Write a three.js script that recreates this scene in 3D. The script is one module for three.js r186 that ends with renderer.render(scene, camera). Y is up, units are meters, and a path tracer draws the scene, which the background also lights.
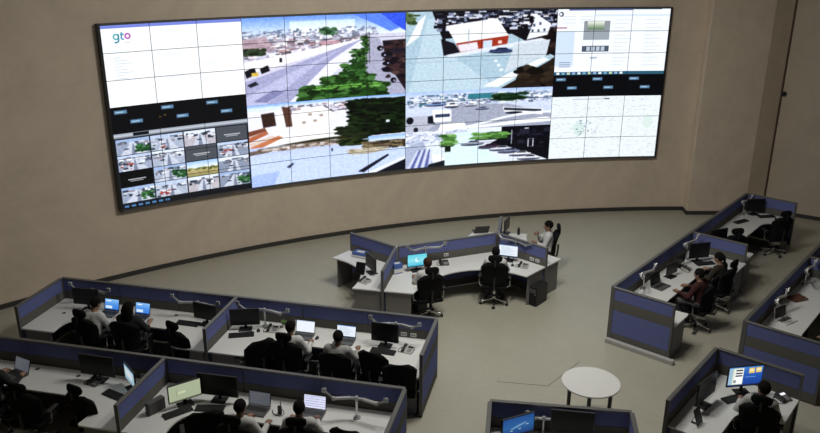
import * as THREE from 'three';
import { RoundedBoxGeometry } from 'three/addons/geometries/RoundedBoxGeometry.js';
import { mergeGeometries, mergeVertices } from 'three/addons/utils/BufferGeometryUtils.js';
import { RectAreaLightUniformsLib } from 'three/addons/lights/RectAreaLightUniformsLib.js';
import { ImprovedNoise } from 'three/addons/math/ImprovedNoise.js';

// ---------------------------------------------------------------- camera, lights, exposure
const EYE = 7.612, FOCAL = 785.3, PITCH = 0.34498, ROLL = 0.0051;
const scene = new THREE.Scene();
scene.background = new THREE.Color(0x000000);
const camera = new THREE.PerspectiveCamera(2 * Math.atan(216.5 / FOCAL) * 180 / Math.PI, 820 / 433, 0.1, 120);
camera.position.set(0, EYE, 0);
camera.rotation.order = 'YXZ';
camera.rotation.set(-PITCH, 0, ROLL);
camera.updateMatrixWorld(true);
const renderer = new THREE.WebGLRenderer({ antialias: true });
renderer.toneMapping = THREE.LinearToneMapping;
renderer.toneMappingExposure = 1.0;
renderer.shadowMap.enabled = true;
RectAreaLightUniformsLib.init();
const CEIL = 9.4;
// unseen panels placed to light the hall, the last one added as fill: x, y, z, radiance, the point they face
const UNSEEN_PANELS = [[1.1, 8.4, -13.0, 122, [-2.8, 1.2, -18.0]], [2.7, 8.4, -13.0, 112, [4.2, 1.2, -18.0]], [0.5, 8.4, -11.8, 112, [0.5, 0, -11.8]], [2.7, 8.4, -11.8, 86, [2.7, 0, -11.8]], [-3.6, 8.4, -11.2, 24, [-3.6, 0, -11.2]]];
const LAMP_COLOUR = new THREE.Color().setRGB(1.0, 0.98, 0.90);
const SCREEN_GAIN = 1.0;

// ---------------------------------------------------------------- helpers
const rnd = (seed => () => { seed |= 0; seed = seed + 0x6D2B79F5 | 0; let t = Math.imul(seed ^ seed >>> 15, 1 | seed); t = t + Math.imul(t ^ t >>> 7, 61 | t) ^ t; return ((t ^ t >>> 14) >>> 0) / 4294967296; })(20240611);
const rad = d => d * Math.PI / 180;
const V = (x, y, z) => new THREE.Vector3(x, y, z);
// pixel of the photograph -> [x, z] where its ray meets the level y = h
function at(px, py, h) {
  const u0 = px - 410, w0 = py - 216.5, c = Math.cos(-ROLL), s = Math.sin(-ROLL);
  const u = u0 * c - w0 * s, w = u0 * s + w0 * c, cp = Math.cos(PITCH), sp = Math.sin(PITCH);
  const d = [u / FOCAL, cp * (-w / FOCAL) - sp, -sp * (-w / FOCAL) - cp];
  const t = (h - EYE) / d[1];
  return [d[0] * t, d[2] * t];
}
const used = {};
function numbered(name) { if (!(name in used)) { used[name] = 0; return name; } used[name]++; return name + '_' + String(used[name]).padStart(3, '0'); }
function shadows(o) { o.castShadow = true; o.receiveShadow = true; return o; }
const clean = g => { g = g.index ? g.toNonIndexed() : g; for (const k of Object.keys(g.attributes)) if (!['position', 'normal', 'uv'].includes(k)) g.deleteAttribute(k); if (!g.attributes.uv) g.setAttribute('uv', new THREE.BufferAttribute(new Float32Array(g.attributes.position.count * 2), 2)); return g; };
function join(gs) { return Array.isArray(gs) ? (gs.length === 1 ? gs[0] : mergeGeometries(gs.map(clean))) : gs; }
function part(name, gs, mat, parent) { const m = shadows(new THREE.Mesh(join(gs), mat)); m.name = name; parent.add(m); return m; }
function thing(name, label, category, pos = [0, 0, 0], turn = 0, group) {
  const o = new THREE.Group(); o.name = numbered(name); o.position.set(...pos); o.rotation.y = turn; scene.add(o);
  o.userData = { label, category }; if (group) o.userData.group = group; return o;
}
function single(name, gs, mat, label, category, pos = [0, 0, 0], turn = 0, group) {
  const m = part(numbered(name), gs, mat, scene); m.position.set(...pos); m.rotation.y = turn;
  m.userData = { label, category }; if (group) m.userData.group = group; return m;
}
function structure(name, gs, mat) { const m = part(name, gs, mat, scene); m.userData = { kind: 'structure' }; return m; }
function copyOf(o, label, group) { const c = o.clone(); c.name = numbered(o.userData.kindName || o.name.replace(/_\d{3}$/, '')); c.userData = { label, category: o.userData.category }; if (group) c.userData.group = group; scene.add(c); return c; }
const box = (w, h, d, x = 0, y = 0, z = 0, ry = 0, rx = 0, rz = 0) => { const g = new THREE.BoxGeometry(w, h, d); if (rx) g.rotateX(rx); if (rz) g.rotateZ(rz); if (ry) g.rotateY(ry); return g.translate(x, y, z); };
const rbox = (w, h, d, r, x = 0, y = 0, z = 0, ry = 0, rx = 0, rz = 0, seg = 1) => { const g = new RoundedBoxGeometry(w, h, d, seg, Math.min(r, w / 2.01, h / 2.01, d / 2.01)); if (rx) g.rotateX(rx); if (rz) g.rotateZ(rz); if (ry) g.rotateY(ry); return g.translate(x, y, z); };
const cyl = (r0, r1, h, x = 0, y = 0, z = 0, seg = 20, rx = 0, rz = 0) => { const g = new THREE.CylinderGeometry(r1, r0, h, seg); if (rx) g.rotateX(rx); if (rz) g.rotateZ(rz); return g.translate(x, y, z); };
const tube = (pts, r, n = 16, k = 8) => new THREE.TubeGeometry(new THREE.CatmullRomCurve3(pts.map(p => V(...p))), n, r, k, false);
const bar = (a, b, w, h) => { const A = V(...a), B = V(...b), l = A.distanceTo(B), g = rbox(w, h, l, 0.004); const q = new THREE.Quaternion().setFromUnitVectors(V(0, 0, 1), B.clone().sub(A).normalize()); g.applyQuaternion(q); const m = A.clone().add(B).multiplyScalar(.5); return g.translate(m.x, m.y, m.z); };
// uv in metres by the main direction of each face
function metric(g) {
  g = clean(join(g)); const p = g.attributes.position, n = g.attributes.normal, uv = new Float32Array(p.count * 2);
  for (let i = 0; i < p.count; i++) { const ax = Math.abs(n.getX(i)), ay = Math.abs(n.getY(i)), az = Math.abs(n.getZ(i)); const [a, b] = ay > ax && ay > az ? [p.getX(i), p.getZ(i)] : ax > az ? [p.getZ(i), p.getY(i)] : [p.getX(i), p.getY(i)]; uv[2 * i] = a; uv[2 * i + 1] = b; }
  g.setAttribute('uv', new THREE.BufferAttribute(uv, 2)); return g;
}
// extrude a flat outline in (x, z) upwards from y0 to y1
function slab(outline, y0, y1, bevel = 0.003) {
  const s = outline instanceof THREE.Shape ? outline : new THREE.Shape(outline.map(([x, z]) => new THREE.Vector2(x, -z)));
  const g = new THREE.ExtrudeGeometry(s, { depth: y1 - y0 - 2 * bevel, bevelEnabled: bevel > 0, bevelSize: bevel, bevelThickness: bevel, bevelSegments: 1, curveSegments: 14 });
  g.rotateX(-Math.PI / 2); return g.translate(0, y0 + bevel, 0);
}

// ---------------------------------------------------------------- textures and materials
const noise = new ImprovedNoise();
function grainTexture(size, fn, repeat, srgb = true) {
  const d = new Uint8Array(size * size * 4);
  for (let j = 0; j < size; j++) for (let i = 0; i < size; i++) { const c = fn(i / size, j / size); for (let k = 0; k < 3; k++) d[(j * size + i) * 4 + k] = Math.max(0, Math.min(255, 255 * (Array.isArray(c) ? c[k] : c))); d[(j * size + i) * 4 + 3] = 255; }
  const t = new THREE.DataTexture(d, size, size); t.wrapS = t.wrapT = THREE.RepeatWrapping; t.magFilter = THREE.LinearFilter; t.minFilter = THREE.LinearMipmapLinearFilter; t.generateMipmaps = true;
  if (srgb) t.colorSpace = THREE.SRGBColorSpace; t.repeat.set(repeat, repeat); t.needsUpdate = true; return t;
}
// noise that closes on itself over the unit square
const wrapNoise = (u, v, f, s) => { const a = u * 2 * Math.PI, b = v * 2 * Math.PI; return noise.noise(Math.cos(a) * f + s, Math.sin(a) * f + Math.cos(b) * f * .7, Math.sin(b) * f + s * 2); };
const wallGrain = grainTexture(256, (u, v) => 0.945 + 0.03 * wrapNoise(u, v, 1.6, 3.1) + 0.02 * wrapNoise(u, v, 5, 8.2) + 0.02 * (rnd() - .5), 0.2);
const floorGrain = grainTexture(512, (u, v) => 0.93 + 0.014 * wrapNoise(u, v, 1.3, 1.7) + 0.016 * wrapNoise(u, v, 6, 4.4) + 0.05 * (rnd() - .5), 0.25);
const clothGrain = grainTexture(128, (u, v) => 0.86 + 0.16 * (rnd() - .5) + 0.06 * ((Math.floor(u * 128) + Math.floor(v * 128)) % 2), 4);
const meshGrain = grainTexture(64, (u, v) => 0.7 + 0.3 * (((Math.floor(u * 64) >> 1) + (Math.floor(v * 64) >> 1)) % 2), 12);
const M = (r, g, b, rough = .6, extra = {}) => new THREE.MeshStandardMaterial({ color: new THREE.Color().setRGB(r, g, b), roughness: rough, ...extra });
const matte = (r, g, b, extra = {}) => new THREE.MeshPhysicalMaterial({ color: new THREE.Color().setRGB(r, g, b), roughness: .95, specularIntensity: .25, ...extra });
const mat = {
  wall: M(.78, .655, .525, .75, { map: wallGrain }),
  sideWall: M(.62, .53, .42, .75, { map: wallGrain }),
  floor: M(.495, .475, .388, .42, { map: floorGrain }),
  ceiling: M(.35, .34, .32, .9),
  skirting: M(.045, .042, .04, .5),
  cornerTrim: M(.12, .07, .045, .5),
  blue: matte(.175, .205, .46, { map: clothGrain }),
  grey: matte(.175, .168, .15, { map: clothGrain }),
  rail: M(.15, .148, .145, .4, { metalness: .35 }),
  post: M(.13, .128, .125, .45, { metalness: .3 }),
  plinth: M(.42, .41, .4, .5),
  desk: M(.76, .765, .76, .38),
  deskEdge: M(.30, .29, .28, .5),
  legPanel: M(.19, .18, .17, .6),
  black: M(.018, .018, .02, .5),
  blackSoft: matte(.011, .011, .012, { map: clothGrain }),
  blackMesh: matte(.014, .014, .015, { map: meshGrain }),
  gloss: new THREE.MeshPhysicalMaterial({ color: new THREE.Color().setRGB(.010, .010, .012), roughness: .3, specularIntensity: .5 }),
  keys: M(.03, .03, .033, .55),
  chrome: M(.62, .62, .63, .22, { metalness: 1 }),
  silver: M(.5, .5, .51, .4, { metalness: .7 }),
  white: M(.72, .72, .71, .5),
  paleGrey: M(.45, .45, .44, .5),
  darkGrey: M(.09, .09, .095, .6),
  packBlue: M(.07, .14, .42, .5),
  brown: M(.12, .05, .03, .6),
  paper: M(.8, .8, .78, .8),
  tableLeg: M(.05, .05, .055, .4, { metalness: .5 }),
};
function canvas(w, h, draw) { const c = document.createElement('canvas'); c.width = w; c.height = h; draw(c.getContext('2d'), w, h); const t = new THREE.CanvasTexture(c); t.colorSpace = THREE.SRGBColorSpace; t.magFilter = THREE.LinearFilter; t.anisotropy = 8; return t; }
const glowing = (tex, gain = SCREEN_GAIN) => new THREE.MeshStandardMaterial({ color: 0x050505, roughness: .35, emissive: 0xffffff, emissiveMap: tex, emissiveIntensity: gain });

// ---------------------------------------------------------------- the room
const ARC = { x: 8.486, z: 3.607, r: 25.37 };
const WALL_R = ARC.r + 0.12;
const arcPoint = (r, a) => [ARC.x + r * Math.cos(a), ARC.z + r * Math.sin(a)];
const A_RIGHT = Math.atan2(-21.87 - ARC.z, 8.05 - ARC.x), A_LEFT = rad(-147);
const arcOutline = (r0, r1, n = 72) => { const o = []; for (let i = 0; i <= n; i++) o.push(arcPoint(r0, A_LEFT + (A_RIGHT - A_LEFT) * i / n)); for (let i = n; i >= 0; i--) o.push(arcPoint(r1, A_LEFT + (A_RIGHT - A_LEFT) * i / n)); return o; };
structure('wall_front', metric(slab(arcOutline(WALL_R, WALL_R + .3), 0, CEIL, 0)), mat.wall);
structure('baseboard_front', slab(arcOutline(WALL_R - .022, WALL_R - .0005), 0, .11, .003), mat.skirting);
const wallEnd = arcPoint(WALL_R, A_RIGHT), leftEnd = arcPoint(WALL_R, A_LEFT);
// the pier right of the curve, the recess beside it, and the wall that turns back along the right side
const PIER = [[wallEnd[0], wallEnd[1] - .3], [8.02, -21.48], [9.69, -21.50], [10.37, -21.80], [10.37, -22.3], [8.0, -22.3]];
structure('wall_pier', metric(slab(PIER, 0, CEIL, 0)), mat.wall);
structure('baseboard_pier', [slab([[8.0, -21.50], [8.0, -21.458], [9.70, -21.478], [10.3, -21.745], [10.3, -21.77], [9.70, -21.50]], 0, .11, 0), slab([[8.0, -21.88], [8.0, -21.458], [8.021, -21.458], [8.021, -21.88]], 0, .11, 0)], mat.skirting);
const rw0 = [10.35, -21.80], rdir = [Math.cos(rad(32)), Math.sin(rad(32))], rn = [-rdir[1], rdir[0]];
const rAt = (t, o) => [rw0[0] + rdir[0] * t - rn[0] * o, rw0[1] + rdir[1] * t - rn[1] * o];
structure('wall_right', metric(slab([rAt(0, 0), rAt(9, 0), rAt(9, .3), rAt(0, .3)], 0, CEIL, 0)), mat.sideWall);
structure('baseboard_right', slab([rAt(.05, 0), rAt(9, 0), rAt(9, -.022), rAt(.05, -.022)], 0, .11, 0), mat.skirting);
structure('trim_1', box(.09, CEIL, .05, 10.35, CEIL / 2, -21.80, -rad(-20)), mat.cornerTrim);
const rEnd = rAt(9, 0);
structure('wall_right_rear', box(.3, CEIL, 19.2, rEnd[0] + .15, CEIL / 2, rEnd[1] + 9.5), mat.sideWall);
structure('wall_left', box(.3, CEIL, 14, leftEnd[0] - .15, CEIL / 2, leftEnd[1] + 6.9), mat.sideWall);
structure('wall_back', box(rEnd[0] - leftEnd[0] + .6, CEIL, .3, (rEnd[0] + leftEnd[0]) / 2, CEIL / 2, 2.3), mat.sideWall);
structure('floor', metric(box(34, .2, 28, 2, -.1, -10.5)), mat.floor);
structure('ceiling', box(34, .2, 28, 2, CEIL + .1, -10.5), mat.ceiling);
{ // the seam between two floor coverings beside the round table
  const q = [[497, 381.5], [548, 386], [579, 362]].map(([x, y]) => at(x, y, 0));
  const strip = (a, b) => { const dx = b[0] - a[0], dz = b[1] - a[1], l = Math.hypot(dx, dz); return box(l, .004, .014, (a[0] + b[0]) / 2, .001, (a[1] + b[1]) / 2, -Math.atan2(dz, dx)); };
  structure('trim_2', [strip(q[0], q[1]), strip(q[1], q[2])], M(.2, .19, .16, .6));
}
UNSEEN_PANELS.forEach(([x, y, z, power, aim], i) => {
  const o = thing('unseen_light_panel', 'unseen suspended square light panel ' + ['tilted to the left half of the video wall', 'tilted to the right half of the video wall', 'hanging level to light the aisle of the left desks', 'hanging level to light the round table', 'added as dim fill over the front left desks'][i], 'light', [x, y, z], 0, 'unseen light panels');
  const head = new THREE.Group(); head.name = 'lamp_head'; o.add(head); if (aim[0] === x) head.rotation.x = Math.PI / 2; else head.lookAt(...aim);
  part('lamp_case', rbox(.66, .66, .06, .01, 0, 0, -.04), mat.darkGrey, head); part('lamp_diffuser', box(.6, .6, .01, 0, 0, -.006), new THREE.MeshStandardMaterial({ color: 0xdddddd, emissive: LAMP_COLOUR, emissiveIntensity: 1.5, roughness: .5 }), head);
  part('suspension_cable', [-1, 1].map(k => bar([k * .28, .04, 0], [k * .28, CEIL - y - .005, 0], .008, .008)), mat.black, o);
  const l = new THREE.RectAreaLight(LAMP_COLOUR, power, .6, .6); head.updateWorldMatrix(true, false); l.position.copy(head.localToWorld(V(0, 0, .02))); l.lookAt(...aim); if (aim[0] === x) l.rotation.set(-Math.PI / 2, 0, 0); scene.add(l);
});

// ---------------------------------------------------------------- the video wall
const COLS = 14, ROWS = 7, PW = 1.04, PH = PW * 9 / 16, TOP = 5.774;
const PIX = 146, RPIX = 82;
const dabs = (g, n, x0, y0, x1, y1, sx, sy, colours) => { for (let i = 0; i < n; i++) { g.fillStyle = colours[Math.floor(rnd() * colours.length)]; g.fillRect(x0 + rnd() * (x1 - x0), y0 + rnd() * (y1 - y0), sx * (.4 + rnd()), sy * (.4 + rnd())); } };
const poly = (g, c, ...p) => { g.fillStyle = c; g.beginPath(); p.forEach(([x, y], i) => i ? g.lineTo(x, y) : g.moveTo(x, y)); g.closePath(); g.fill(); };
const blob = (g, c, x, y, rx, ry) => { g.fillStyle = c; g.beginPath(); g.ellipse(x, y, rx, ry, 0, 0, 7); g.fill(); };
const bush = (g, n, x0, y0, x1, y1, r, cs) => { for (let i = 0; i < n; i++) blob(g, cs[Math.floor(rnd() * cs.length)], x0 + rnd() * (x1 - x0), y0 + rnd() * (y1 - y0), r * (.4 + rnd()), r * (.3 + rnd() * .7)); };
const vgrad = (g, x, y, w, h, ...cs) => { const k = g.createLinearGradient(0, y, 0, y + h); cs.forEach((c, i) => k.addColorStop(i / (cs.length - 1), c)); g.fillStyle = k; g.fillRect(x, y, w, h); };
const GREENS = ['#203818', '#2b4d22', '#3a6430', '#182c14', '#4c7640', '#24421e'];
const TOWN = ['#cfd2e6', '#e9ebf7', '#a4a0b4', '#8d7f8d', '#b58f94', '#6f6c7d', '#dcd3dc', '#594f56', '#f4f4ff'];
function car(g, x, y, w, c, h = w * .42) { blob(g, 'rgba(20,20,40,.75)', x, y + h * .35, w * .55, h * .35); poly(g, c, [x - w / 2, y + h * .25], [x - w * .48, y - h * .05], [x - w * .25, y - h * .12], [x - w * .12, y - h * .45], [x + w * .25, y - h * .45], [x + w * .36, y - h * .1], [x + w / 2, y], [x + w / 2, y + h * .28]); poly(g, '#1b2030', [x - w * .2, y - h * .12], [x - w * .1, y - h * .38], [x + w * .22, y - h * .38], [x + w * .3, y - h * .1]); }
// every feed is drawn in a unit square stretched onto its place
function photoGrain(q, w, h, seed) { // uneven tone, the way camera pictures have it
  const im = q.getImageData(0, 0, w, h), d = im.data;
  for (let y = 0; y < h; y++) for (let x = 0; x < w; x++) {
    const n = noise.noise(x * .09 + seed, y * .16, seed) * .2 + noise.noise(x * .33, y * .42 + seed, seed * 2) * .28 + (rnd() - .5) * .16, k = (y * w + x) * 4;
    for (let c = 0; c < 3; c++) { const v = d[k + c] / 255, m = 1 + n * (1.15 - v); d[k + c] = Math.max(0, Math.min(255, 255 * ((v - .5) * 1.12 + .5) * m)); }
  }
  q.putImageData(im, 0, 0);
}
let feedSeed = 1;
function feed(g, c0, r0, c1, r1, draw, soft = 1.3) {
  const w = Math.ceil((c1 - c0) * PIX), h = Math.ceil((r1 - r0) * RPIX), k = document.createElement('canvas'); k.width = w; k.height = h; const q = k.getContext('2d');
  q.save(); q.scale(w / 100, h / 100); draw(q); q.restore(); photoGrain(q, w, h, feedSeed += 3.7); g.save(); g.beginPath(); g.rect(c0 * PIX, r0 * RPIX, w, h); g.clip(); g.drawImage(k, c0 * PIX, r0 * RPIX); g.filter = `blur(${soft}px)`; g.drawImage(k, c0 * PIX, r0 * RPIX); g.restore();
}
function sharpFeed(g, c0, r0, c1, r1, draw) { g.save(); g.beginPath(); g.rect(c0 * PIX, r0 * RPIX, (c1 - c0) * PIX, (r1 - r0) * RPIX); g.clip(); g.translate(c0 * PIX, r0 * RPIX); g.scale((c1 - c0) * PIX / 100, (r1 - r0) * RPIX / 100); draw(g); g.restore(); }
function highway(g) {
  vgrad(g, 0, 0, 100, 26, '#6f98e4', '#b4cdf6', '#eaf2fd'); poly(g, '#3c5ce0', [80, 0], [100, 0], [100, 22], [93, 14]); poly(g, '#5f86ea', [66, 0], [84, 0], [96, 18], [90, 22], [80, 12]); vgrad(g, 28, 6, 40, 14, '#c8def9', '#f2f7fe');
  g.fillStyle = '#cfcfe4'; g.fillRect(0, 24, 100, 76); bush(g, 60, 0, 15, 80, 21, 1.6, ['#7d86a0', '#9aa2ba', '#646c86']);
  dabs(g, 900, 0, 20, 72, 36, 4, 2.2, TOWN); dabs(g, 300, 0, 34, 40, 46, 4, 2.4, TOWN); dabs(g, 200, 0, 19, 80, 25, 2.5, 2.5, ['#eef1fa', '#a8aec4', '#7c8298', '#d0d6e6']);
  poly(g, '#b7a0ac', [0, 24], [14, 22], [17, 36], [0, 40]); dabs(g, 60, 0, 25, 16, 38, 4, 1.6, ['#a892a0', '#c4b0ba', '#9c8894']); bush(g, 50, 1, 36, 12, 42, 2.2, ['#2a3a24', '#3d4838', '#1d2a1a']); bush(g, 50, 47, 15, 56, 23, 1.8, ['#31553a', '#44684a', '#20402a', '#587c5c']); blob(g, '#c09aa6', 52, 32, 7, 2.2);
  poly(g, '#f2f2fb', [0, 50], [26, 43], [70, 30], [74, 28], [68, 34], [30, 52], [0, 64]); poly(g, '#a3a5c8', [0, 100], [0, 72], [26, 58], [70, 31], [75, 27], [55, 52], [26, 100]); poly(g, '#babcdc', [0, 90], [26, 66], [60, 40], [44, 56], [12, 100], [0, 100]); poly(g, '#8486ae', [4, 96], [16, 84], [24, 86], [12, 98]);
  poly(g, '#e4e5f3', [26, 100], [52, 54], [75, 27], [76, 30], [64, 56], [36, 92], [32, 100]); poly(g, '#a8a9c0', [68, 72], [77, 27], [83, 30], [92, 62], [100, 90], [100, 100], [84, 100]);
  bush(g, 420, 33, 84, 86, 104, 3.6, GREENS); bush(g, 200, 48, 74, 78, 90, 3, GREENS); bush(g, 120, 60, 60, 73, 80, 2.6, GREENS); bush(g, 110, 66, 42, 74, 66, 2, GREENS); bush(g, 80, 72, 26, 76, 46, 1.2, GREENS); bush(g, 60, 40, 84, 84, 88, 1.6, ['#5f9a44', '#6fa850']);
  poly(g, '#2a2026', [85, 33], [100, 32], [100, 96], [94, 78], [87, 56]); bush(g, 120, 87, 34, 102, 78, 2.6, ['#3a2a2a', '#191420', '#453034', '#2a2430', '#55403e']); for (const [x, y] of [[83.5, 42], [86, 50], [88, 60], [92, 82]]) { blob(g, '#15131f', x, y, 1.9, 3.2); blob(g, '#c8cce0', x + .6, y + .6, .6, 1); }
  poly(g, '#17181f', [0, 60], [6, 55], [7, 64], [1, 68]); poly(g, '#17181f', [9, 58], [14, 54], [15, 61], [10, 64]); g.fillStyle = '#d6b84e'; g.fillRect(4, 62, 4, 4); poly(g, '#2a2a38', [1, 76], [6, 72], [8, 76], [3, 79]); poly(g, '#f4f4fa', [0, 52], [22, 46], [24, 52], [0, 58]); g.fillStyle = '#20222c'; g.fillRect(21, 47, 1.6, 5);
  g.fillStyle = '#4a4a58'; g.fillRect(76.5, 22, .5, 38); g.fillRect(30, 16, .3, 16);
}
function crossing(g) {
  vgrad(g, 0, 0, 100, 18, '#7fa6e8', '#dce9fb', '#c7d6f2'); g.fillStyle = '#e4e6f4'; g.fillRect(0, 14, 100, 90); dabs(g, 320, 20, 8, 66, 28, 3, 3, TOWN);
  poly(g, '#3b2a26', [8, 22], [16, 20], [17, 52], [9, 54]); poly(g, '#f0f1fa', [17, 20], [24, 18], [25, 54], [18, 54]); poly(g, '#5a4038', [21, 10], [26, 12], [27, 58], [23, 58]); poly(g, '#f6f5f4', [27, 22], [46, 14], [52, 30], [50, 62], [27, 66]); for (const [x, y] of [[37, 30], [44, 34], [33, 48], [40, 46]]) { g.fillStyle = '#a89890'; g.fillRect(x, y, 2.4, 6); }
  poly(g, '#eceefb', [0, 100], [22, 74], [60, 60], [64, 84], [40, 100]); poly(g, '#b06a4c', [0, 74], [11, 62], [12, 70], [0, 86]); poly(g, '#c07a58', [0, 98], [18, 76], [21, 82], [5, 104]); poly(g, '#d9c6bc', [0, 88], [14, 74], [16, 78], [1, 96]); poly(g, '#7a4a38', [0, 60], [10, 54], [11, 62], [0, 72]);
  poly(g, '#10180d', [66, 30], [72, 12], [100, 6], [100, 96], [64, 94], [60, 78], [66, 60]); bush(g, 1300, 64, 8, 100, 96, 3.4, ['#0d150c', '#141f10', '#1b2a15', '#0a100a', '#24341b']); bush(g, 50, 56, 70, 66, 90, 3, ['#1a2412', '#2a3420']); g.fillStyle = '#dfe8f8'; g.fillRect(87, 62, 2.4, 6); bush(g, 60, 58, 92, 74, 104, 4, ['#10160c', '#28301e']); poly(g, '#30301c', [0, 104], [40, 94], [60, 92], [62, 97], [0, 108]);
}
function openRoad(g) {
  vgrad(g, 0, 0, 100, 100, '#b6c4ea', '#cfdbf6', '#b3c3f0'); poly(g, '#6d6058', [0, 8], [50, -8], [60, 0], [0, 18]); dabs(g, 260, 4, 2, 60, 12, 4, 2.4, ['#6a5a50', '#a89a8c', '#8a7a70', '#d9d5da']); vgrad(g, 74, 0, 26, 14, '#88b0ee', '#dce8fa'); bush(g, 60, 58, 2, 72, 18, 4, ['#1e2814', '#33401f', '#141a10']); dabs(g, 340, 70, 14, 100, 34, 5, 2.6, ['#3f362c', '#6b5d48', '#8c7c62', '#2a261e']); dabs(g, 200, 60, 30, 84, 44, 5, 1.8, ['#b9ae98', '#d0c9bc', '#9a9078']);
  poly(g, '#c2d2fa', [0, 30], [56, 26], [66, 50], [100, 36], [100, 60], [70, 100], [0, 100]); poly(g, '#a8bcf0', [0, 70], [18, 66], [14, 100], [0, 100]); poly(g, '#20222e', [68, 92], [88, 52], [89, 56], [72, 96]); poly(g, '#e3e8f4', [72, 100], [100, 62], [100, 70], [80, 100]); poly(g, '#1b1d26', [80, 100], [100, 70], [100, 100]); poly(g, '#444a62', [22, 58], [26, 48], [27, 52], [24, 62]); g.fillStyle = '#2a2c38'; g.fillRect(51, 22, 1, 8);
}
function corner(g) {
  g.fillStyle = '#a9c2d2'; g.fillRect(0, 0, 100, 100); poly(g, '#b9cfdd', [2, 100], [14, 10], [24, 6], [27, 50], [60, 96], [50, 100]); bush(g, 20, 0, 2, 6, 16, 3, ['#35482c', '#5d7048']); poly(g, '#e7ebf2', [0, 42], [8, 12], [13, 4], [9, 30]);
  poly(g, '#17141c', [17, 0], [100, 0], [100, 60], [70, 30], [24, 34]); dabs(g, 320, 18, 0, 100, 22, 4, 2.6, ['#20202c', '#c9d0e2', '#e8ecf8', '#3c4258', '#7f88a2', '#14121c']); bush(g, 30, 86, 20, 100, 56, 5, ['#241a18', '#3a2c28', '#181318']);
  poly(g, '#eef1f8', [26, 18], [60, 10], [68, 32], [33, 40]); poly(g, '#9c3a28', [33, 40], [68, 32], [67, 44], [36, 52]); poly(g, '#e0dce8', [34, 42], [47, 39], [48, 48], [36, 51]); poly(g, '#c5d6ee', [51, 38], [57, 37], [57, 46], [51, 47]); g.fillStyle = '#ecd2ca'; g.fillRect(61, 38, 2.5, 4); poly(g, '#1c1a24', [23, 34], [32, 40], [36, 52], [25, 55]); g.fillStyle = '#15131b'; g.fillRect(24, 10, 2, 26);
  poly(g, '#e4e8f2', [80, 38], [86, 6], [96, 18], [94, 32]); for (const [x, y] of [[84, 18], [88, 16], [83, 25], [87, 25], [91, 24]]) { g.fillStyle = '#4a5266'; g.fillRect(x, y, 1.4, 3.5); } poly(g, '#d9e0ec', [27, 54], [90, 36], [96, 40], [60, 50], [28, 58]); poly(g, '#c7d2dc', [72, 44], [96, 38], [94, 58], [66, 80]);
  car(g, 63, 50, 15, '#34406c'); car(g, 60, 52, 6, '#5a648a'); poly(g, '#ecf0f6', [52, 96], [92, 60], [96, 64], [62, 98]); poly(g, '#2c2520', [64, 100], [96, 66], [100, 60], [100, 100]); bush(g, 40, 78, 74, 100, 98, 5, ['#2a221c', '#3a3026', '#1a1614']); for (const [x, y] of [[59, 62], [61, 68], [63, 74]]) { g.fillStyle = '#eef2f4'; g.fillRect(x, y, 2, 3); } g.fillStyle = '#8aa0b0'; g.fillRect(0, 62, 100, .4); g.fillRect(41, 22, .5, 20);
}
function avenue(g) {
  g.fillStyle = '#c9d3e8'; g.fillRect(0, 0, 100, 100); vgrad(g, 0, 0, 100, 16, '#a7bfe8', '#d4def2'); dabs(g, 520, 0, 8, 100, 34, 3.4, 3.4, ['#dfe5f4', '#8f9ab8', '#5c6680', '#eef2fb', '#b8c2da', '#4c7086']); bush(g, 60, 60, 12, 80, 30, 4, ['#1c3a24', '#2a4a30', '#152818']); poly(g, '#3c7a8a', [42, 10], [58, 10], [58, 24], [42, 24]);
  poly(g, '#9fa5b8', [14, 100], [34, 34], [70, 40], [100, 70], [100, 100]); poly(g, '#b4b8c8', [0, 100], [0, 60], [24, 60], [14, 100]); poly(g, '#1d2130', [15, 62], [20, 60], [20, 82], [15, 80]); poly(g, '#f1f4fc', [18, 46], [31, 48], [31, 78], [19, 78]); poly(g, '#39445e', [20, 58], [30, 58], [30, 66], [20, 66]); car(g, 31, 36, 9, '#f6f7fd', 12); car(g, 44, 38, 8, '#e2e6f2', 7); car(g, 52, 48, 9, '#8e98b6', 7); car(g, 20, 32, 14, '#7f9cd0', 8);
  poly(g, '#f1f4fb', [66, 48], [94, 56], [94, 72], [67, 60]); poly(g, '#272d3e', [67, 50], [93, 58], [93, 64], [67, 56]); blob(g, '#1d2030', 74, 64, 6, 3); poly(g, '#eef1f8', [40, 96], [96, 78], [100, 82], [100, 90], [44, 100]); poly(g, '#fbfcff', [24, 84], [40, 82], [42, 100], [22, 100]); blob(g, '#181a22', 3, 70, 2.4, 9); blob(g, '#242633', 7, 94, 1.6, 6);
}
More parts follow.
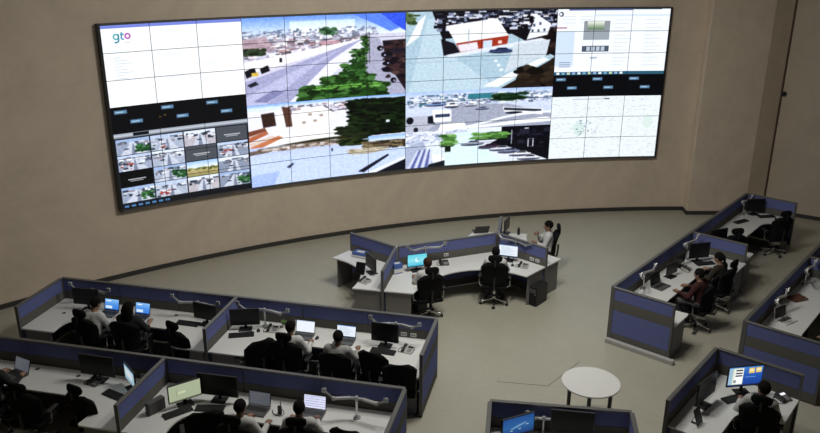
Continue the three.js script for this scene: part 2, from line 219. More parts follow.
function parking(g) {
  g.fillStyle = '#dbe3f2'; g.fillRect(0, 0, 100, 100); dabs(g, 260, 0, 0, 40, 30, 3, 4, ['#b6c0d8', '#e9edf8', '#8d98b4', '#d4d9ea']); poly(g, '#d4eaf2', [33, 10], [44, 8], [66, 100], [24, 100]);
  poly(g, '#a9b2cc', [0, 40], [12, 26], [20, 100], [0, 100]); for (let i = 0; i < 7; i++) poly(g, i % 2 ? '#5a64a0' : '#cdd3ea', [1 + i * 2.4, 100], [8 + i * 1.6, 50], [9 + i * 1.6, 50], [3 + i * 2.4, 100]);
  poly(g, '#14141c', [66, 0], [100, -6], [100, 100], [86, 78], [56, 50], [66, 30]); dabs(g, 40, 68, 2, 100, 60, 5, 8, ['#20202c', '#2a2a38', '#101016', '#181620']); g.strokeStyle = '#d6dcea'; g.lineWidth = .7; g.strokeRect(85, 38, 3.4, 22); g.fillStyle = '#cfd6e6'; g.fillRect(82, 6, 3, 3); g.fillRect(73, 10, .5, 40); bush(g, 70, 25, 14, 33, 44, 3, ['#4c7c3c', '#66984e', '#3a6430', '#7cac60']); bush(g, 110, 47, 14, 69, 32, 3, ['#4c7c3c', '#66984e', '#365e2c', '#78a85c']); g.fillStyle = '#1c241c'; g.fillRect(24, 44, 9, 3); g.fillRect(48, 32, 22, 3); g.fillRect(27, 47, 4, 14);
  for (const [x, y, c] of [[46, 40, '#c0c6da'], [58, 52, '#473444'], [66, 60, '#dfe3ef'], [72, 68, '#77809a'], [80, 78, '#f0f2f9'], [86, 90, '#e8ebf5']]) car(g, x, y, 15, c, 13); poly(g, '#f2f5fc', [18, 64], [27, 78], [26, 92], [20, 88]); poly(g, '#20242c', [16, 92], [27, 84], [27, 100], [15, 100]);
}
function smallFeed(g, k) {
  const sky = ['#9fb4d8', '#b9c8e2', '#d9e2f0'][k % 3]; g.fillStyle = sky; g.fillRect(0, 0, 100, 30); g.fillStyle = ['#98a2b8', '#a9b3c6', '#b8b4bc', '#8b95aa'][k % 4]; g.fillRect(0, 24, 100, 76); dabs(g, 26, 0, 12, 100, 44, 14, 12, ['#5d6678', '#c8cfdd', '#3a4250', '#8d8790', '#e4e8f0']); poly(g, '#c4cbda', [10 + 8 * (k % 3), 100], [45, 26], [56, 26], [90 - 6 * (k % 4), 100]); poly(g, '#7e879c', [44, 100], [49, 30], [52, 30], [58, 100]); if (k % 3 === 0) bush(g, 26, 62, 40, 100, 90, 9, ['#2f5a34', '#46784a', '#244328']); if (k % 3 === 1) dabs(g, 10, 0, 50, 40, 90, 12, 10, ['#3c3f48', '#e8eaf2', '#9c4a44']); car(g, 30 + 9 * (k % 5), 62, 16, '#2b3040');
}
function badge(g, x, y, w = 40) { g.fillStyle = '#3a4e68'; g.fillRect(x, y, w, 13); g.fillStyle = '#5f86a8'; g.fillRect(x + 2, y + 2, w - 4, 9); g.fillStyle = '#a8c8dc'; g.fillRect(x + 5, y + 5, w * .6, 3); }
const wallPicture = canvas(PIX * COLS, RPIX * ROWS, (g, w, h) => {
  g.fillStyle = '#05060a'; g.fillRect(0, 0, w, h);
  // browser page over three columns, with its header and the three-letter mark
  g.fillStyle = '#f7fbff'; g.fillRect(0, 0, 3 * PIX, 3 * RPIX); vgrad(g, 0, 0, 3 * PIX, 10, '#7b8be0', '#6f7fd8');
  g.save(); g.translate(8, 4); g.scale(.82, .82);
  g.lineWidth = 5.5; g.font = 'bold 46px sans-serif'; g.textBaseline = 'alphabetic';
  g.strokeStyle = '#58a9b4'; g.beginPath(); g.arc(43, 38, 9, 0, 7); g.stroke(); g.strokeStyle = '#3f8aa0'; g.beginPath(); g.moveTo(52, 28); g.lineTo(52, 50); g.quadraticCurveTo(50, 60, 36, 58); g.stroke();
  g.strokeStyle = '#4c8fb0'; g.beginPath(); g.moveTo(64, 22); g.lineTo(62, 42); g.quadraticCurveTo(63, 49, 71, 47); g.stroke(); g.beginPath(); g.moveTo(59, 30); g.lineTo(72, 30); g.stroke();
  g.strokeStyle = '#b868b8'; g.lineWidth = 6.5; g.beginPath(); g.arc(85, 37, 8.5, 0, 7); g.stroke(); g.fillStyle = '#e2d6ee'; g.fillRect(72, 58, 20, 5); g.restore();
  g.fillStyle = '#c4d0dc'; for (let i = 0; i < 8; i++) g.fillRect(26 + (i ? 4 : 0), 96 + i * 9, 24 + 14 * ((i * 7) % 3), 2); g.fillStyle = '#eef0fa'; for (let i = 0; i < 5; i++) g.fillRect(180 + (i % 2) * 120, 20 + i * 36, 60, 12); g.fillStyle = '#dfe8f2'; g.fillRect(24, 76, 40, 2);
  // dark band with the status badges of unused inputs, both sides
  for (const c of [0, 11]) { g.fillStyle = '#06070c'; g.fillRect(c * PIX, 3 * RPIX, 3 * PIX, RPIX); for (let k = 0; k < 3; k++) { badge(g, (c + k) * PIX + 10, 3 * RPIX + 9); badge(g, (c + k) * PIX + 56, 3 * RPIX + 42); } }
  blob(g, '#4a3414', 146 + 4, 3 * RPIX + 44, 5, 3); blob(g, '#5a4018', 146 + 20, 3 * RPIX + 40, 4, 3);
  // the tiled camera list
  g.fillStyle = '#1d222c'; g.fillRect(0, 4 * RPIX, 3 * PIX, 3 * RPIX); vgrad(g, 0, 4 * RPIX, 3 * PIX, 16, '#8d97a8', '#c6ccd6', '#59616e'); g.fillStyle = '#10131a'; g.fillRect(60, 4 * RPIX + 2, 50, 10); g.fillRect(0, 7 * RPIX - 16, 3 * PIX, 16); g.fillStyle = '#4a78a8'; for (let i = 0; i < 7; i++) g.fillRect(8 + i * 22, 7 * RPIX - 12, 14, 7);
  for (let r = 0; r < 4; r++) for (let c = 0; c < 4; c++) {
    const x0 = (4 + c * 108) / PIX, y0 = 4 + (20 + r * 52) / RPIX, k = r * 4 + c;
    if ([3, 6, 8].includes(k)) { sharpFeed(g, x0, y0, x0 + 104 / PIX, y0 + 49 / RPIX, q => { q.fillStyle = k === 8 ? '#07080a' : '#4b5058'; q.fillRect(0, 0, 100, 100); q.fillStyle = '#c8ccd2'; q.fillRect(24, 52, 54, 6); q.fillRect(30, 64, 40, 4); }); }
    else if (k === 10) feed(g, x0, y0, x0 + 104 / PIX, y0 + 49 / RPIX, q => { vgrad(q, 0, 0, 100, 46, '#9fc0e6', '#e6eefa'); vgrad(q, 0, 46, 100, 54, '#c9b98a', '#8f8a5c'); bush(q, 30, 0, 44, 100, 60, 6, ['#5f6a3a', '#8a8a50', '#474e2a']); });
    else feed(g, x0, y0, x0 + 104 / PIX, y0 + 49 / RPIX, q => smallFeed(q, k), .8);
  }
  feed(g, 3, 0, 7, 3.5, highway); feed(g, 3, 3.5, 7, 5.3, crossing); feed(g, 3, 5.3, 7, 7, openRoad);
  feed(g, 7, 0, 11, 3.5, corner); feed(g, 7, 3.5, 11, 5.3, avenue); feed(g, 7, 5.3, 11, 7, parking);
  g.strokeStyle = '#eef2fa'; g.lineWidth = 9; g.beginPath(); g.moveTo(7.6 * PIX, 5.42 * RPIX); g.quadraticCurveTo(8.9 * PIX, 5.2 * RPIX, 9.4 * PIX, 4.96 * RPIX); g.quadraticCurveTo(10 * PIX, 4.7 * RPIX, 11 * PIX, 4.66 * RPIX); g.stroke();
  // the web page of the right-hand desktop
  const X = 11 * PIX; g.fillStyle = '#f1f7ff'; g.fillRect(X, 0, 3 * PIX, 3 * RPIX); g.fillStyle = '#5a6894'; g.fillRect(X + 44, 0, 2 * PIX - 44, 6); g.fillStyle = '#3f5a64'; g.fillRect(X + 2 * PIX, 0, PIX - 34, 3); g.fillStyle = '#d8e6f8'; g.fillRect(X + PIX, 20, 2 * PIX, 8); g.fillStyle = '#cfe0f6'; g.fillRect(X, 82, 72, 130);
  g.fillStyle = '#3c4450'; g.beginPath(); g.arc(X + 15, 19, 9, 0, 7); g.fill(); g.fillStyle = '#f1f7ff'; g.beginPath(); g.arc(X + 13, 19, 5, 0, 7); g.fill(); g.fillStyle = '#b07a90'; g.fillRect(X, 66, 40, 5); g.fillStyle = '#c9d3df'; for (let i = 0; i < 26; i++) g.fillRect(X + 226 + (i % 2) * 120, 40 + (i >> 1) * 14, 70 - (i % 5) * 8, 2); for (let i = 0; i < 6; i++) g.fillRect(X + 22 + (i % 2) * 70, 26 + (i >> 1) * 12, 50, 2);
  g.fillStyle = '#8d949c'; g.fillRect(X + 106, 44, 102, 70); vgrad(g, X + 120, 46, 66, 30, '#f0f4ea', '#5f7a5a'); g.fillStyle = '#9aa3ad'; g.fillRect(X + 106, 84, 102, 30); g.fillStyle = '#4c5666'; g.fillRect(X + 104, 136, 106, 22); g.fillStyle = '#b9c4d2'; for (let i = 0; i < 4; i++) g.fillRect(X + 122 + i * 19, 139, 14, 16); g.fillStyle = '#7d8da4'; for (let i = 0; i < 3; i++) g.fillRect(X + 18, 196 + i * 8, 44, 3); g.fillRect(X + 138, 178, 30, 3); g.fillRect(X + 142, 184, 20, 2);
  g.fillStyle = '#2c5870'; g.fillRect(X, 3 * RPIX - 13, 3 * PIX, 13); for (let i = 0; i < 13; i++) { g.fillStyle = ['#e8eef4', '#7aa8c8', '#c8d8b8', '#9ab0d8'][i % 4]; g.fillRect(X + 10 + i * 21, 3 * RPIX - 11, 12, 8); }
  // the pale street map
  g.fillStyle = '#eaf2f8'; g.fillRect(X, 4 * RPIX, 3 * PIX, 3 * RPIX); dabs(g, 900, X, 4 * RPIX, X + 3 * PIX, 7 * RPIX, 10, 2, ['#c9d5e0', '#d8e2da', '#d2d4e0', '#d3dee2', '#f6fbff', '#d6e4d8', '#c6d0d8']); blob(g, 'rgba(190,222,210,.5)', X + 118, 5.55 * RPIX, 22, 30); blob(g, 'rgba(200,226,210,.5)', X + 395, 5.3 * RPIX, 20, 24); dabs(g, 26, X + 100, 5.1 * RPIX, X + 190, 5.9 * RPIX, 6, 4, ['#5f7288', '#7d93a0', '#90a4b8']); g.fillStyle = '#a8b6c0'; g.fillRect(X + 82, 4.12 * RPIX, 130, 3); g.fillStyle = '#5f6f80'; g.fillRect(X + 210, 4.1 * RPIX, 22, 5);
});
const wallGlow = glowing(wallPicture, 1.12);
const videoWall = thing('video_wall', 'huge curved video wall of fourteen by seven lit displays on the beige wall', 'video wall');
{
  const corners = [[-6.28099 * PW, -16.19269 * PW]];
  for (let i = 0; i < COLS; i++) { const a = -0.34651 + 0.0409956 * (i - 6.5); const p = corners[i]; corners.push([p[0] + PW * Math.cos(a), p[1] + PW * Math.sin(a)]); }
  const g0 = 0.006; // half the joint between two displays
  for (let i = 0; i < COLS; i++) {
    const a = -0.34651 + 0.0409956 * (i - 6.5), cx = (corners[i][0] + corners[i + 1][0]) / 2, cz = (corners[i][1] + corners[i + 1][1]) / 2;
    for (let j = 0; j < ROWS; j++) {
      const p = new THREE.Group(); p.name = 'display_panel'; p.position.set(cx, TOP - (j + .5) * PH, cz); p.rotation.y = -a; videoWall.add(p);
      part('panel_case', box(PW - .004, PH - .004, .09, 0, 0, -.055), mat.black, p);
      const f = new THREE.PlaneGeometry(PW - 2 * g0, PH - 2 * g0), uv = f.attributes.uv;
      for (let k = 0; k < uv.count; k++) uv.setXY(k, (i + g0 / PW + uv.getX(k) * (1 - 2 * g0 / PW)) / COLS, 1 - (j + 1 - g0 / PH - uv.getY(k) * (1 - 2 * g0 / PH)) / ROWS);
      part('screen', f.translate(0, 0, -.008), wallGlow, p);
    }
    if (i % 2 === 0) { const l = new THREE.RectAreaLight(new THREE.Color(.82, .9, 1), .1, PW, PH * ROWS); l.position.set(cx + .03 * -Math.sin(a), TOP - ROWS * PH / 2, cz + .03 * Math.cos(a)); l.rotation.y = -a + Math.PI; scene.add(l); }
  }
  for (const [e, k] of [[0, -1], [COLS, 1]]) { const a = -0.34651 + 0.0409956 * (e ? 7 : -7); part('side_frame', box(e ? .035 : .06, PH * ROWS + .08, .14, corners[e][0] + k * (e ? .019 : .032) * Math.cos(a) + .05 * Math.sin(a), TOP - PH * ROWS / 2, corners[e][1] + k * (e ? .019 : .032) * Math.sin(a) - .05 * Math.cos(a), -a), mat.black, videoWall); }
  for (let i = 0; i < COLS; i++) for (const [nm, y, hh] of [['top_frame', TOP + .02, .035], ['bottom_frame', TOP - PH * ROWS - .025, .05]]) { const a = -0.34651 + 0.0409956 * (i - 6.5); part(nm, box(PW + .01, hh, .12, (corners[i][0] + corners[i + 1][0]) / 2 + .05 * Math.sin(a), y, (corners[i][1] + corners[i + 1][1]) / 2 - .05 * Math.cos(a), -a), mat.darkGrey, videoWall); }
}

// ---------------------------------------------------------------- cubicle partitions and worktops
const PART_H = 1.18, DESK = 0.74, THICK = 0.06;
const panelShapes = {};
function panelShape(w, h) { const k = w.toFixed(3) + '_' + h.toFixed(3); return panelShapes[k] ||= metric(rbox(w, h, THICK - .008, .006)); }
// a straight run of fabric panels from p to q ([x, z]); the local x axis runs along it
function partition(label, p, q, { outlets = [], plinth = 0, modules = 0, group } = {}) {
  const dx = q[0] - p[0], dz = q[1] - p[1], len = Math.hypot(dx, dz), n = modules || Math.max(1, Math.round(len / 1.28));
  const o = thing('cubicle_divider', label, 'partition', [p[0], 0, p[1]], -Math.atan2(dz, dx), group), m = len / n;
  for (let i = 0; i < n; i++) for (const [nm, y0, y1, mt] of [['base_panel', .02, .2, mat.grey], ['lower_panel', .203, .697, mat.blue], ['middle_panel', .70, .907, mat.grey], ['upper_panel', .91, PART_H - .03, mat.blue]]) {
    const b = part(nm, panelShape(m - (n > 1 ? .024 : .07), y1 - y0), mt, o); b.position.set((i + .5) * m + (n > 1 ? (i === 0 ? .011 : i === n - 1 ? -.011 : 0) : 0), (y0 + y1) / 2, 0);
  }
  for (let i = 0; i <= n; i++) { const pw = i % n ? .012 : .034; part('post', rbox(pw, PART_H - .02, i % n ? THICK - .016 : THICK, .004, Math.min(Math.max(i * m, .017), len - .017), (PART_H - .02) / 2, 0), mat.post, o); }
  part('top_rail', rbox(len, .03, THICK + .006, .008, len / 2, PART_H - .015, 0, 0, 0, 0, 2), mat.rail, o);
  for (const [x, y, side] of outlets) { const b = part('outlet_plate', rbox(.11, .075, .012, .004, x, y, side * (THICK / 2 + .004)), mat.white, o); part('socket', [box(.03, .03, .004, x - .02, y, side * (THICK / 2 + .011)), box(.02, .03, .004, x + .024, y, side * (THICK / 2 + .011))], mat.darkGrey, b); }
  if (plinth) part('floor_duct', rbox(len + .16, .09, .1, .01, len / 2 + .05, .045, plinth * (THICK / 2 + .055)), mat.plinth, o);
  return o;
}
// frame of a row of desks: origin [x, z] and heading; u runs along the back panel, v from it towards the people
const row = (x, z, deg) => { const c = Math.cos(rad(deg)), s = Math.sin(rad(deg)); return { deg, w: (u, v) => [x + u * c - v * s, z + u * s + v * c], o: [x, z] }; };
const A = row(-6.9, -14.24, 12.8), B = row(-3.94, -11.14, 12.7), R = row(3.96, -13.95, -49.9), S = row(5.97, -12.54, -49.5), T = row(3.81, -9.97, -50.7), Q = row(1.19, -9.95, 7.7);
// worktop from u0 to u1 with a wing at either end, curved where the wing leaves the back run
function worktop(label, r, u0, u1, { left = .66, right = .66, depth = .74, wing = 1.34, grommets = [] } = {}) {
  const g = .035, a = u0 + g, b = u1 - g, f = .3, s = new THREE.Shape(), P = (u, v) => [u, -v];
  s.moveTo(...P(a, g)); s.lineTo(...P(b, g));
  if (right) { s.lineTo(...P(b, wing)); s.lineTo(...P(b - right + .07, wing)); s.quadraticCurveTo(...P(b - right - .02, wing), ...P(b - right + .01, wing - .1)); s.bezierCurveTo(...P(b - right + .06, depth + .15), ...P(b - right - .08, depth), ...P(b - right - f - .1, depth)); } else s.lineTo(...P(b, depth));
  if (left) { s.lineTo(...P(a + left + f + .1, depth)); s.bezierCurveTo(...P(a + left + .08, depth), ...P(a + left - .06, depth + .15), ...P(a + left - .01, wing - .1)); s.quadraticCurveTo(...P(a + left + .02, wing), ...P(a + left - .07, wing)); s.lineTo(...P(a, wing)); } else s.lineTo(...P(a, depth));
  s.closePath();
  const o = thing('worktop', label, 'desk', [r.o[0], 0, r.o[1]], -rad(r.deg));
  part('tabletop', slab(s, DESK - .03, DESK, .003), mat.desk, o);
  if (left) part('leg_panel', rbox(left - .12, DESK - .03, .025, .004, a + left / 2 - .02, (DESK - .03) / 2, wing - .05), mat.legPanel, o); else part('leg_panel', rbox(.025, DESK - .03, depth - .1, .004, a + .03, (DESK - .03) / 2, depth / 2 + .02), mat.legPanel, o);
  if (right) part('leg_panel', rbox(right - .12, DESK - .03, .025, .004, b - right / 2 + .02, (DESK - .03) / 2, wing - .05), mat.legPanel, o); else part('leg_panel', rbox(.025, DESK - .03, depth - .1, .004, b - .03, (DESK - .03) / 2, depth / 2 + .02), mat.legPanel, o);
  part('leg_panel', rbox(.025, DESK - .03, depth - .16, .004, (a + b) / 2, (DESK - .03) / 2, depth / 2), mat.legPanel, o);
  for (const [u, v] of grommets) part('cable_grommet', cyl(.035, .035, .006, u, DESK + .002, v, 16), mat.darkGrey, o);
  return o;
}
const D = 1.35, h2 = THICK / 2 + .001;
// rear left double bay
partition('long blue and grey partition behind the rear left double bay, before the video wall', A.w(0, 0), A.w(7.58, 0), { outlets: [[6.98, .80, 1], [7.16, .80, 1], [4.95, .80, 1]] });
partition('short blue partition closing the far left end of the rear desks', A.w(0, h2), A.w(0, D), { modules: 1 });
partition('blue divider partition between the two bays of the rear left desks', A.w(3.74, h2), A.w(3.74, D), { modules: 1 });
partition('blue end partition of the rear left desks, facing the open floor', A.w(7.58, h2), A.w(7.58, D), { modules: 1 });
worktop('white U-shaped worktop of the outer rear left bay with the dark-haired pair', A, 0, 3.74, { grommets: [[.42, .62], [2.55, .2]] });
worktop('white U-shaped worktop of the rear left bay beside the open floor', A, 3.74, 7.58, { grommets: [[5.0, .18]] });
// front left double bay
partition('long blue and grey partition behind the front left double bay', B.w(-3.9, 0), B.w(3.98, 0), { outlets: [[3.5, .80, 1], [3.68, .80, 1]] });
partition('blue divider partition between the two bays of the front left desks', B.w(0, h2), B.w(0, 1.42), { modules: 1 });
partition('blue end partition of the front left desks, next to the bare monitor arm', B.w(3.98, h2), B.w(3.98, 1.42), { modules: 1 });
partition('blue partition closing the outer end of the front left desks', B.w(-3.9, h2), B.w(-3.9, 1.42), { modules: 1 });
worktop('white worktop of the outer front left bay with the dark monitor and two empty chairs', B, -3.9, 0, { wing: 1.42, grommets: [[-2.3, .16], [-1.5, .2]] });
worktop('white worktop of the front left bay under the pale document monitor', B, 0, 3.98, { wing: 1.42 });
// right double bay along the aisle
partition('long blue and grey partition running diagonally behind the right desks', R.w(0, 0), R.w(7.76, 0));
partition('full-height striped blue and grey end panel with a grey floor duct', R.w(0, h2), R.w(0, 1.27), { modules: 1, plinth: 1 });
partition('blue divider partition between the near and far right bays', R.w(3.98, h2), R.w(3.98, 1.27), { modules: 1 });
partition('blue end partition of the far right bay against the rear wall', R.w(7.76, h2), R.w(7.76, 1.27), { modules: 1 });
worktop('white worktop of the near right bay with two people at it', R, 0, 3.98, { wing: 1.3 });
worktop('white worktop of the far right bay with only empty chairs', R, 3.98, 7.76, { wing: 1.24 });
// outer right bay, cut by the edge of the picture
partition('long blue partition behind the outer right desk with the open white laptop', S.w(0, 0), S.w(7.7, 0));
partition('blue and grey end panel of the outer right desk, behind the single striped-shirt worker', S.w(0, h2), S.w(0, 1.36), { modules: 1 });
partition('blue divider partition on the outer right desks past the brown folder', S.w(3.95, h2), S.w(3.95, 1.3), { modules: 1 });
worktop('white worktop of the outer right desk under the open white laptop', S, 0, 3.95, { wing: 1.3 });
// the two single desks in front
partition('blue rear partition of the single desk with the bright blue desktop screen', T.w(0, 0), T.w(2.05, 0), { modules: 2 });
partition('blue side partition right of the bright blue desktop screen', T.w(2.05, h2), T.w(2.05, 1.36), { modules: 1 });
worktop('white corner worktop of the single desk with the bright blue desktop screen', T, 0, 2.05, { left: 0, right: .82, depth: .72, wing: 1.36 });
partition('blue rear partition of the single desk below the round table', Q.w(0, 0), Q.w(2.03, 0), { modules: 2 });
partition('blue side partition beside the tilted blue monitor, below the round table', Q.w(0, h2), Q.w(0, 1.36), { modules: 1 });
partition('blue side partition beside the dark monitor, below the round table', Q.w(2.03, h2), Q.w(2.03, 1.36), { modules: 1 });
worktop('white worktop of the single desk below the round table', Q, 0, 2.03, { left: .6, right: 0, depth: .74 });

// the island in the middle: two nodes, three arms each, four worktops
const N1 = [-.30, -15.95], N2 = [2.02, -16.84], dirv = d => [Math.cos(rad(d)), Math.sin(rad(d))];
const along = (p, d, t, off = 0, side = 1) => [p[0] + d[0] * t - d[1] * off * side, p[1] + d[1] * t + d[0] * off * side];
const spine = dirv(-21), arm1a = dirv(-141), arm1b = dirv(101), arm2a = dirv(-80), arm2b = dirv(43), AL = 1.36;
const tip = (n, d, t = AL) => along(n, d, t);
partition('long middle partition of the central island with the monitor arms on its front', along(N1, spine, .035), along(N2, spine, -.035), { modules: 2, outlets: [[1.15, .83, 1]] });
partition('partition arm of the central island reaching back left by the blue and white pack', along(N1, arm1a, .035), tip(N1, arm1a), { modules: 1 });
partition('partition arm of the central island reaching forward between the two packs', along(N1, arm1b, .035), tip(N1, arm1b), { modules: 1 });
partition('partition arm of the central island reaching back towards the video wall', along(N2, arm2a, .035), tip(N2, arm2a, 1.15), { modules: 1 });
partition('partition arm of the central island beside the computer tower on the floor', along(N2, arm2b, .035), tip(N2, arm2b), { modules: 1, outlets: [[.95, .82, 1], [1.1, .82, 1]] });
function islandTop(label, pts, curve, legs) {
  // pts: the edge along the partitions; curve: the free front edge back to the start ([control, end] pairs or plain points)
  const s = new THREE.Shape(); s.moveTo(pts[0][0], -pts[0][1]); for (const p of pts.slice(1)) s.lineTo(p[0], -p[1]);
  for (const c of curve) { if (c.length === 2 && Array.isArray(c[0])) s.quadraticCurveTo(c[0][0], -c[0][1], c[1][0], -c[1][1]); else s.lineTo(c[0], -c[1]); }
  s.closePath(); const cx = pts.reduce((t, p) => t + p[0], 0) / pts.length, cz = pts.reduce((t, p) => t + p[1], 0) / pts.length;
  const o = thing('worktop', label, 'desk', [cx, 0, cz]);
  part('tabletop', slab(s, DESK - .03, DESK, .003).translate(-cx, 0, -cz), mat.desk, o);
  for (const [p, q] of legs) { const l = Math.hypot(q[0] - p[0], q[1] - p[1]); part('leg_panel', rbox(l, DESK - .03, .03, .004, (p[0] + q[0]) / 2 - cx, (DESK - .03) / 2, (p[1] + q[1]) / 2 - cz, -Math.atan2(q[1] - p[1], q[0] - p[0])), mat.legPanel, o); }
  return o;
}
{
  const w = .64, e = .037, mix = (a, b, t) => [a[0] + (b[0] - a[0]) * t, a[1] + (b[1] - a[1]) * t];
  const inner = (n, d) => along(n, d, .5); // start of the concave edge on the bisector
  { // left, between arm 1a and arm 1b
    const t1 = along(N1, arm1b, AL - .01, e, 1), f1 = along(N1, arm1b, AL - .01, w, 1), t2 = along(N1, arm1a, AL + .02, e, -1), f2 = along(N1, arm1a, AL + .02, w - .05, -1), nb = along(N1, dirv(160), .06), c = along(N1, dirv(160), .46);
    islandTop('white worktop on the left of the central island with a dark monitor and telephone', [t2, nb, t1], [f1, [c, f2]], [[along(N1, arm1b, AL - .06, e + .02, 1), along(N1, arm1b, AL - .06, w - .05, 1)], [along(N1, arm1a, AL - .06, e + .02, -1), along(N1, arm1a, AL - .06, w - .12, -1)]]);
  }
  { // front, along arm 1b, the spine and arm 2b
    const t1 = along(N1, arm1b, AL - .01, e, -1), f1 = along(N1, arm1b, AL - .01, w, -1), t2 = along(N2, arm2b, AL - .01, e, 1), f2 = along(N2, arm2b, AL - .01, w + .1, 1), n1 = along(N1, dirv(40), .05), n2 = along(N2, dirv(101), .05);
    const m = along(N1, spine, 1.24, .78, 1), c1 = along(N1, spine, .52, .76, 1), c2 = along(N1, spine, 1.98, .80, 1);
    islandTop('long white front worktop of the central island where two people sit', [t1, n1, n2, t2], [f2, [c2, m], [c1, f1]], [[along(N1, arm1b, AL - .06, e + .02, -1), along(N1, arm1b, AL - .06, w - .05, -1)], [along(N2, arm2b, AL - .06, e + .02, 1), along(N2, arm2b, AL - .06, w - .02, 1)]]);
  }
  { // right, between arm 2b and arm 2a
    const t1 = along(N2, arm2b, AL - .01, e, -1), f1 = along(N2, arm2b, AL - .01, w - .04, -1), t2 = along(N2, arm2a, 1.14, e, 1), f2 = along(N2, arm2a, 1.2, w, 1), nb = along(N2, dirv(-18), .06), c = along(N2, dirv(-18), .62);
    islandTop('white worktop on the right of the central island before the white-shirted man', [t1, nb, t2], [f2, [c, f1]], [[along(N2, arm2b, AL - .06, e + .02, -1), along(N2, arm2b, AL - .06, w - .1, -1)], [along(N2, arm2a, 1.08, e + .02, 1), along(N2, arm2a, 1.08, w - .1, 1)]]);
  }
  { // back, along arm 1a, the spine and arm 2a
    const t1 = along(N1, arm1a, AL - .01, e, 1), f1 = along(N1, arm1a, AL - .01, w, 1), t2 = along(N2, arm2a, 1.14, e, -1), f2 = along(N2, arm2a, 1.14, w, -1), n1 = along(N1, dirv(-81), .05), n2 = along(N2, dirv(220), .05);
    const m = along(N1, spine, 1.24, -.78, 1), c1 = along(N1, spine, .5, -.76, 1), c2 = along(N1, spine, 1.98, -.76, 1);
    islandTop('white rear worktop of the central island facing the video wall', [t2, n2, n1, t1], [f1, [c1, m], [c2, f2]], [[along(N1, arm1a, AL - .06, e + .02, 1), along(N1, arm1a, AL - .06, w - .05, 1)], [along(N2, arm2a, 1.08, e + .02, -1), along(N2, arm2a, 1.08, w - .05, -1)]]);
  }
}
{ // the round table on the open floor
  const [x, z] = at(591, 381.5, .745), o = thing('round_table', 'small round white table with dark metal legs on the open floor', 'table', [x, 0, z]);
  part('tabletop', new THREE.LatheGeometry([[0, .716], [.462, .716], [.474, .722], [.474, .738], [.466, .745], [0, .745]].map(p => new THREE.Vector2(...p)), 64), mat.white, o);
  for (const d of [14.9, 104.9, 194.9, 284.9]) part('leg', cyl(.03, .034, .716, .33 * Math.cos(rad(d)), .358, .33 * Math.sin(rad(d)), 16), mat.tableLeg, o);
  part('leg_frame', [box(.66, .04, .03, 0, .69, 0, rad(-14.9)), box(.66, .04, .03, 0, .69, 0, rad(75.1))], mat.tableLeg, o);
}

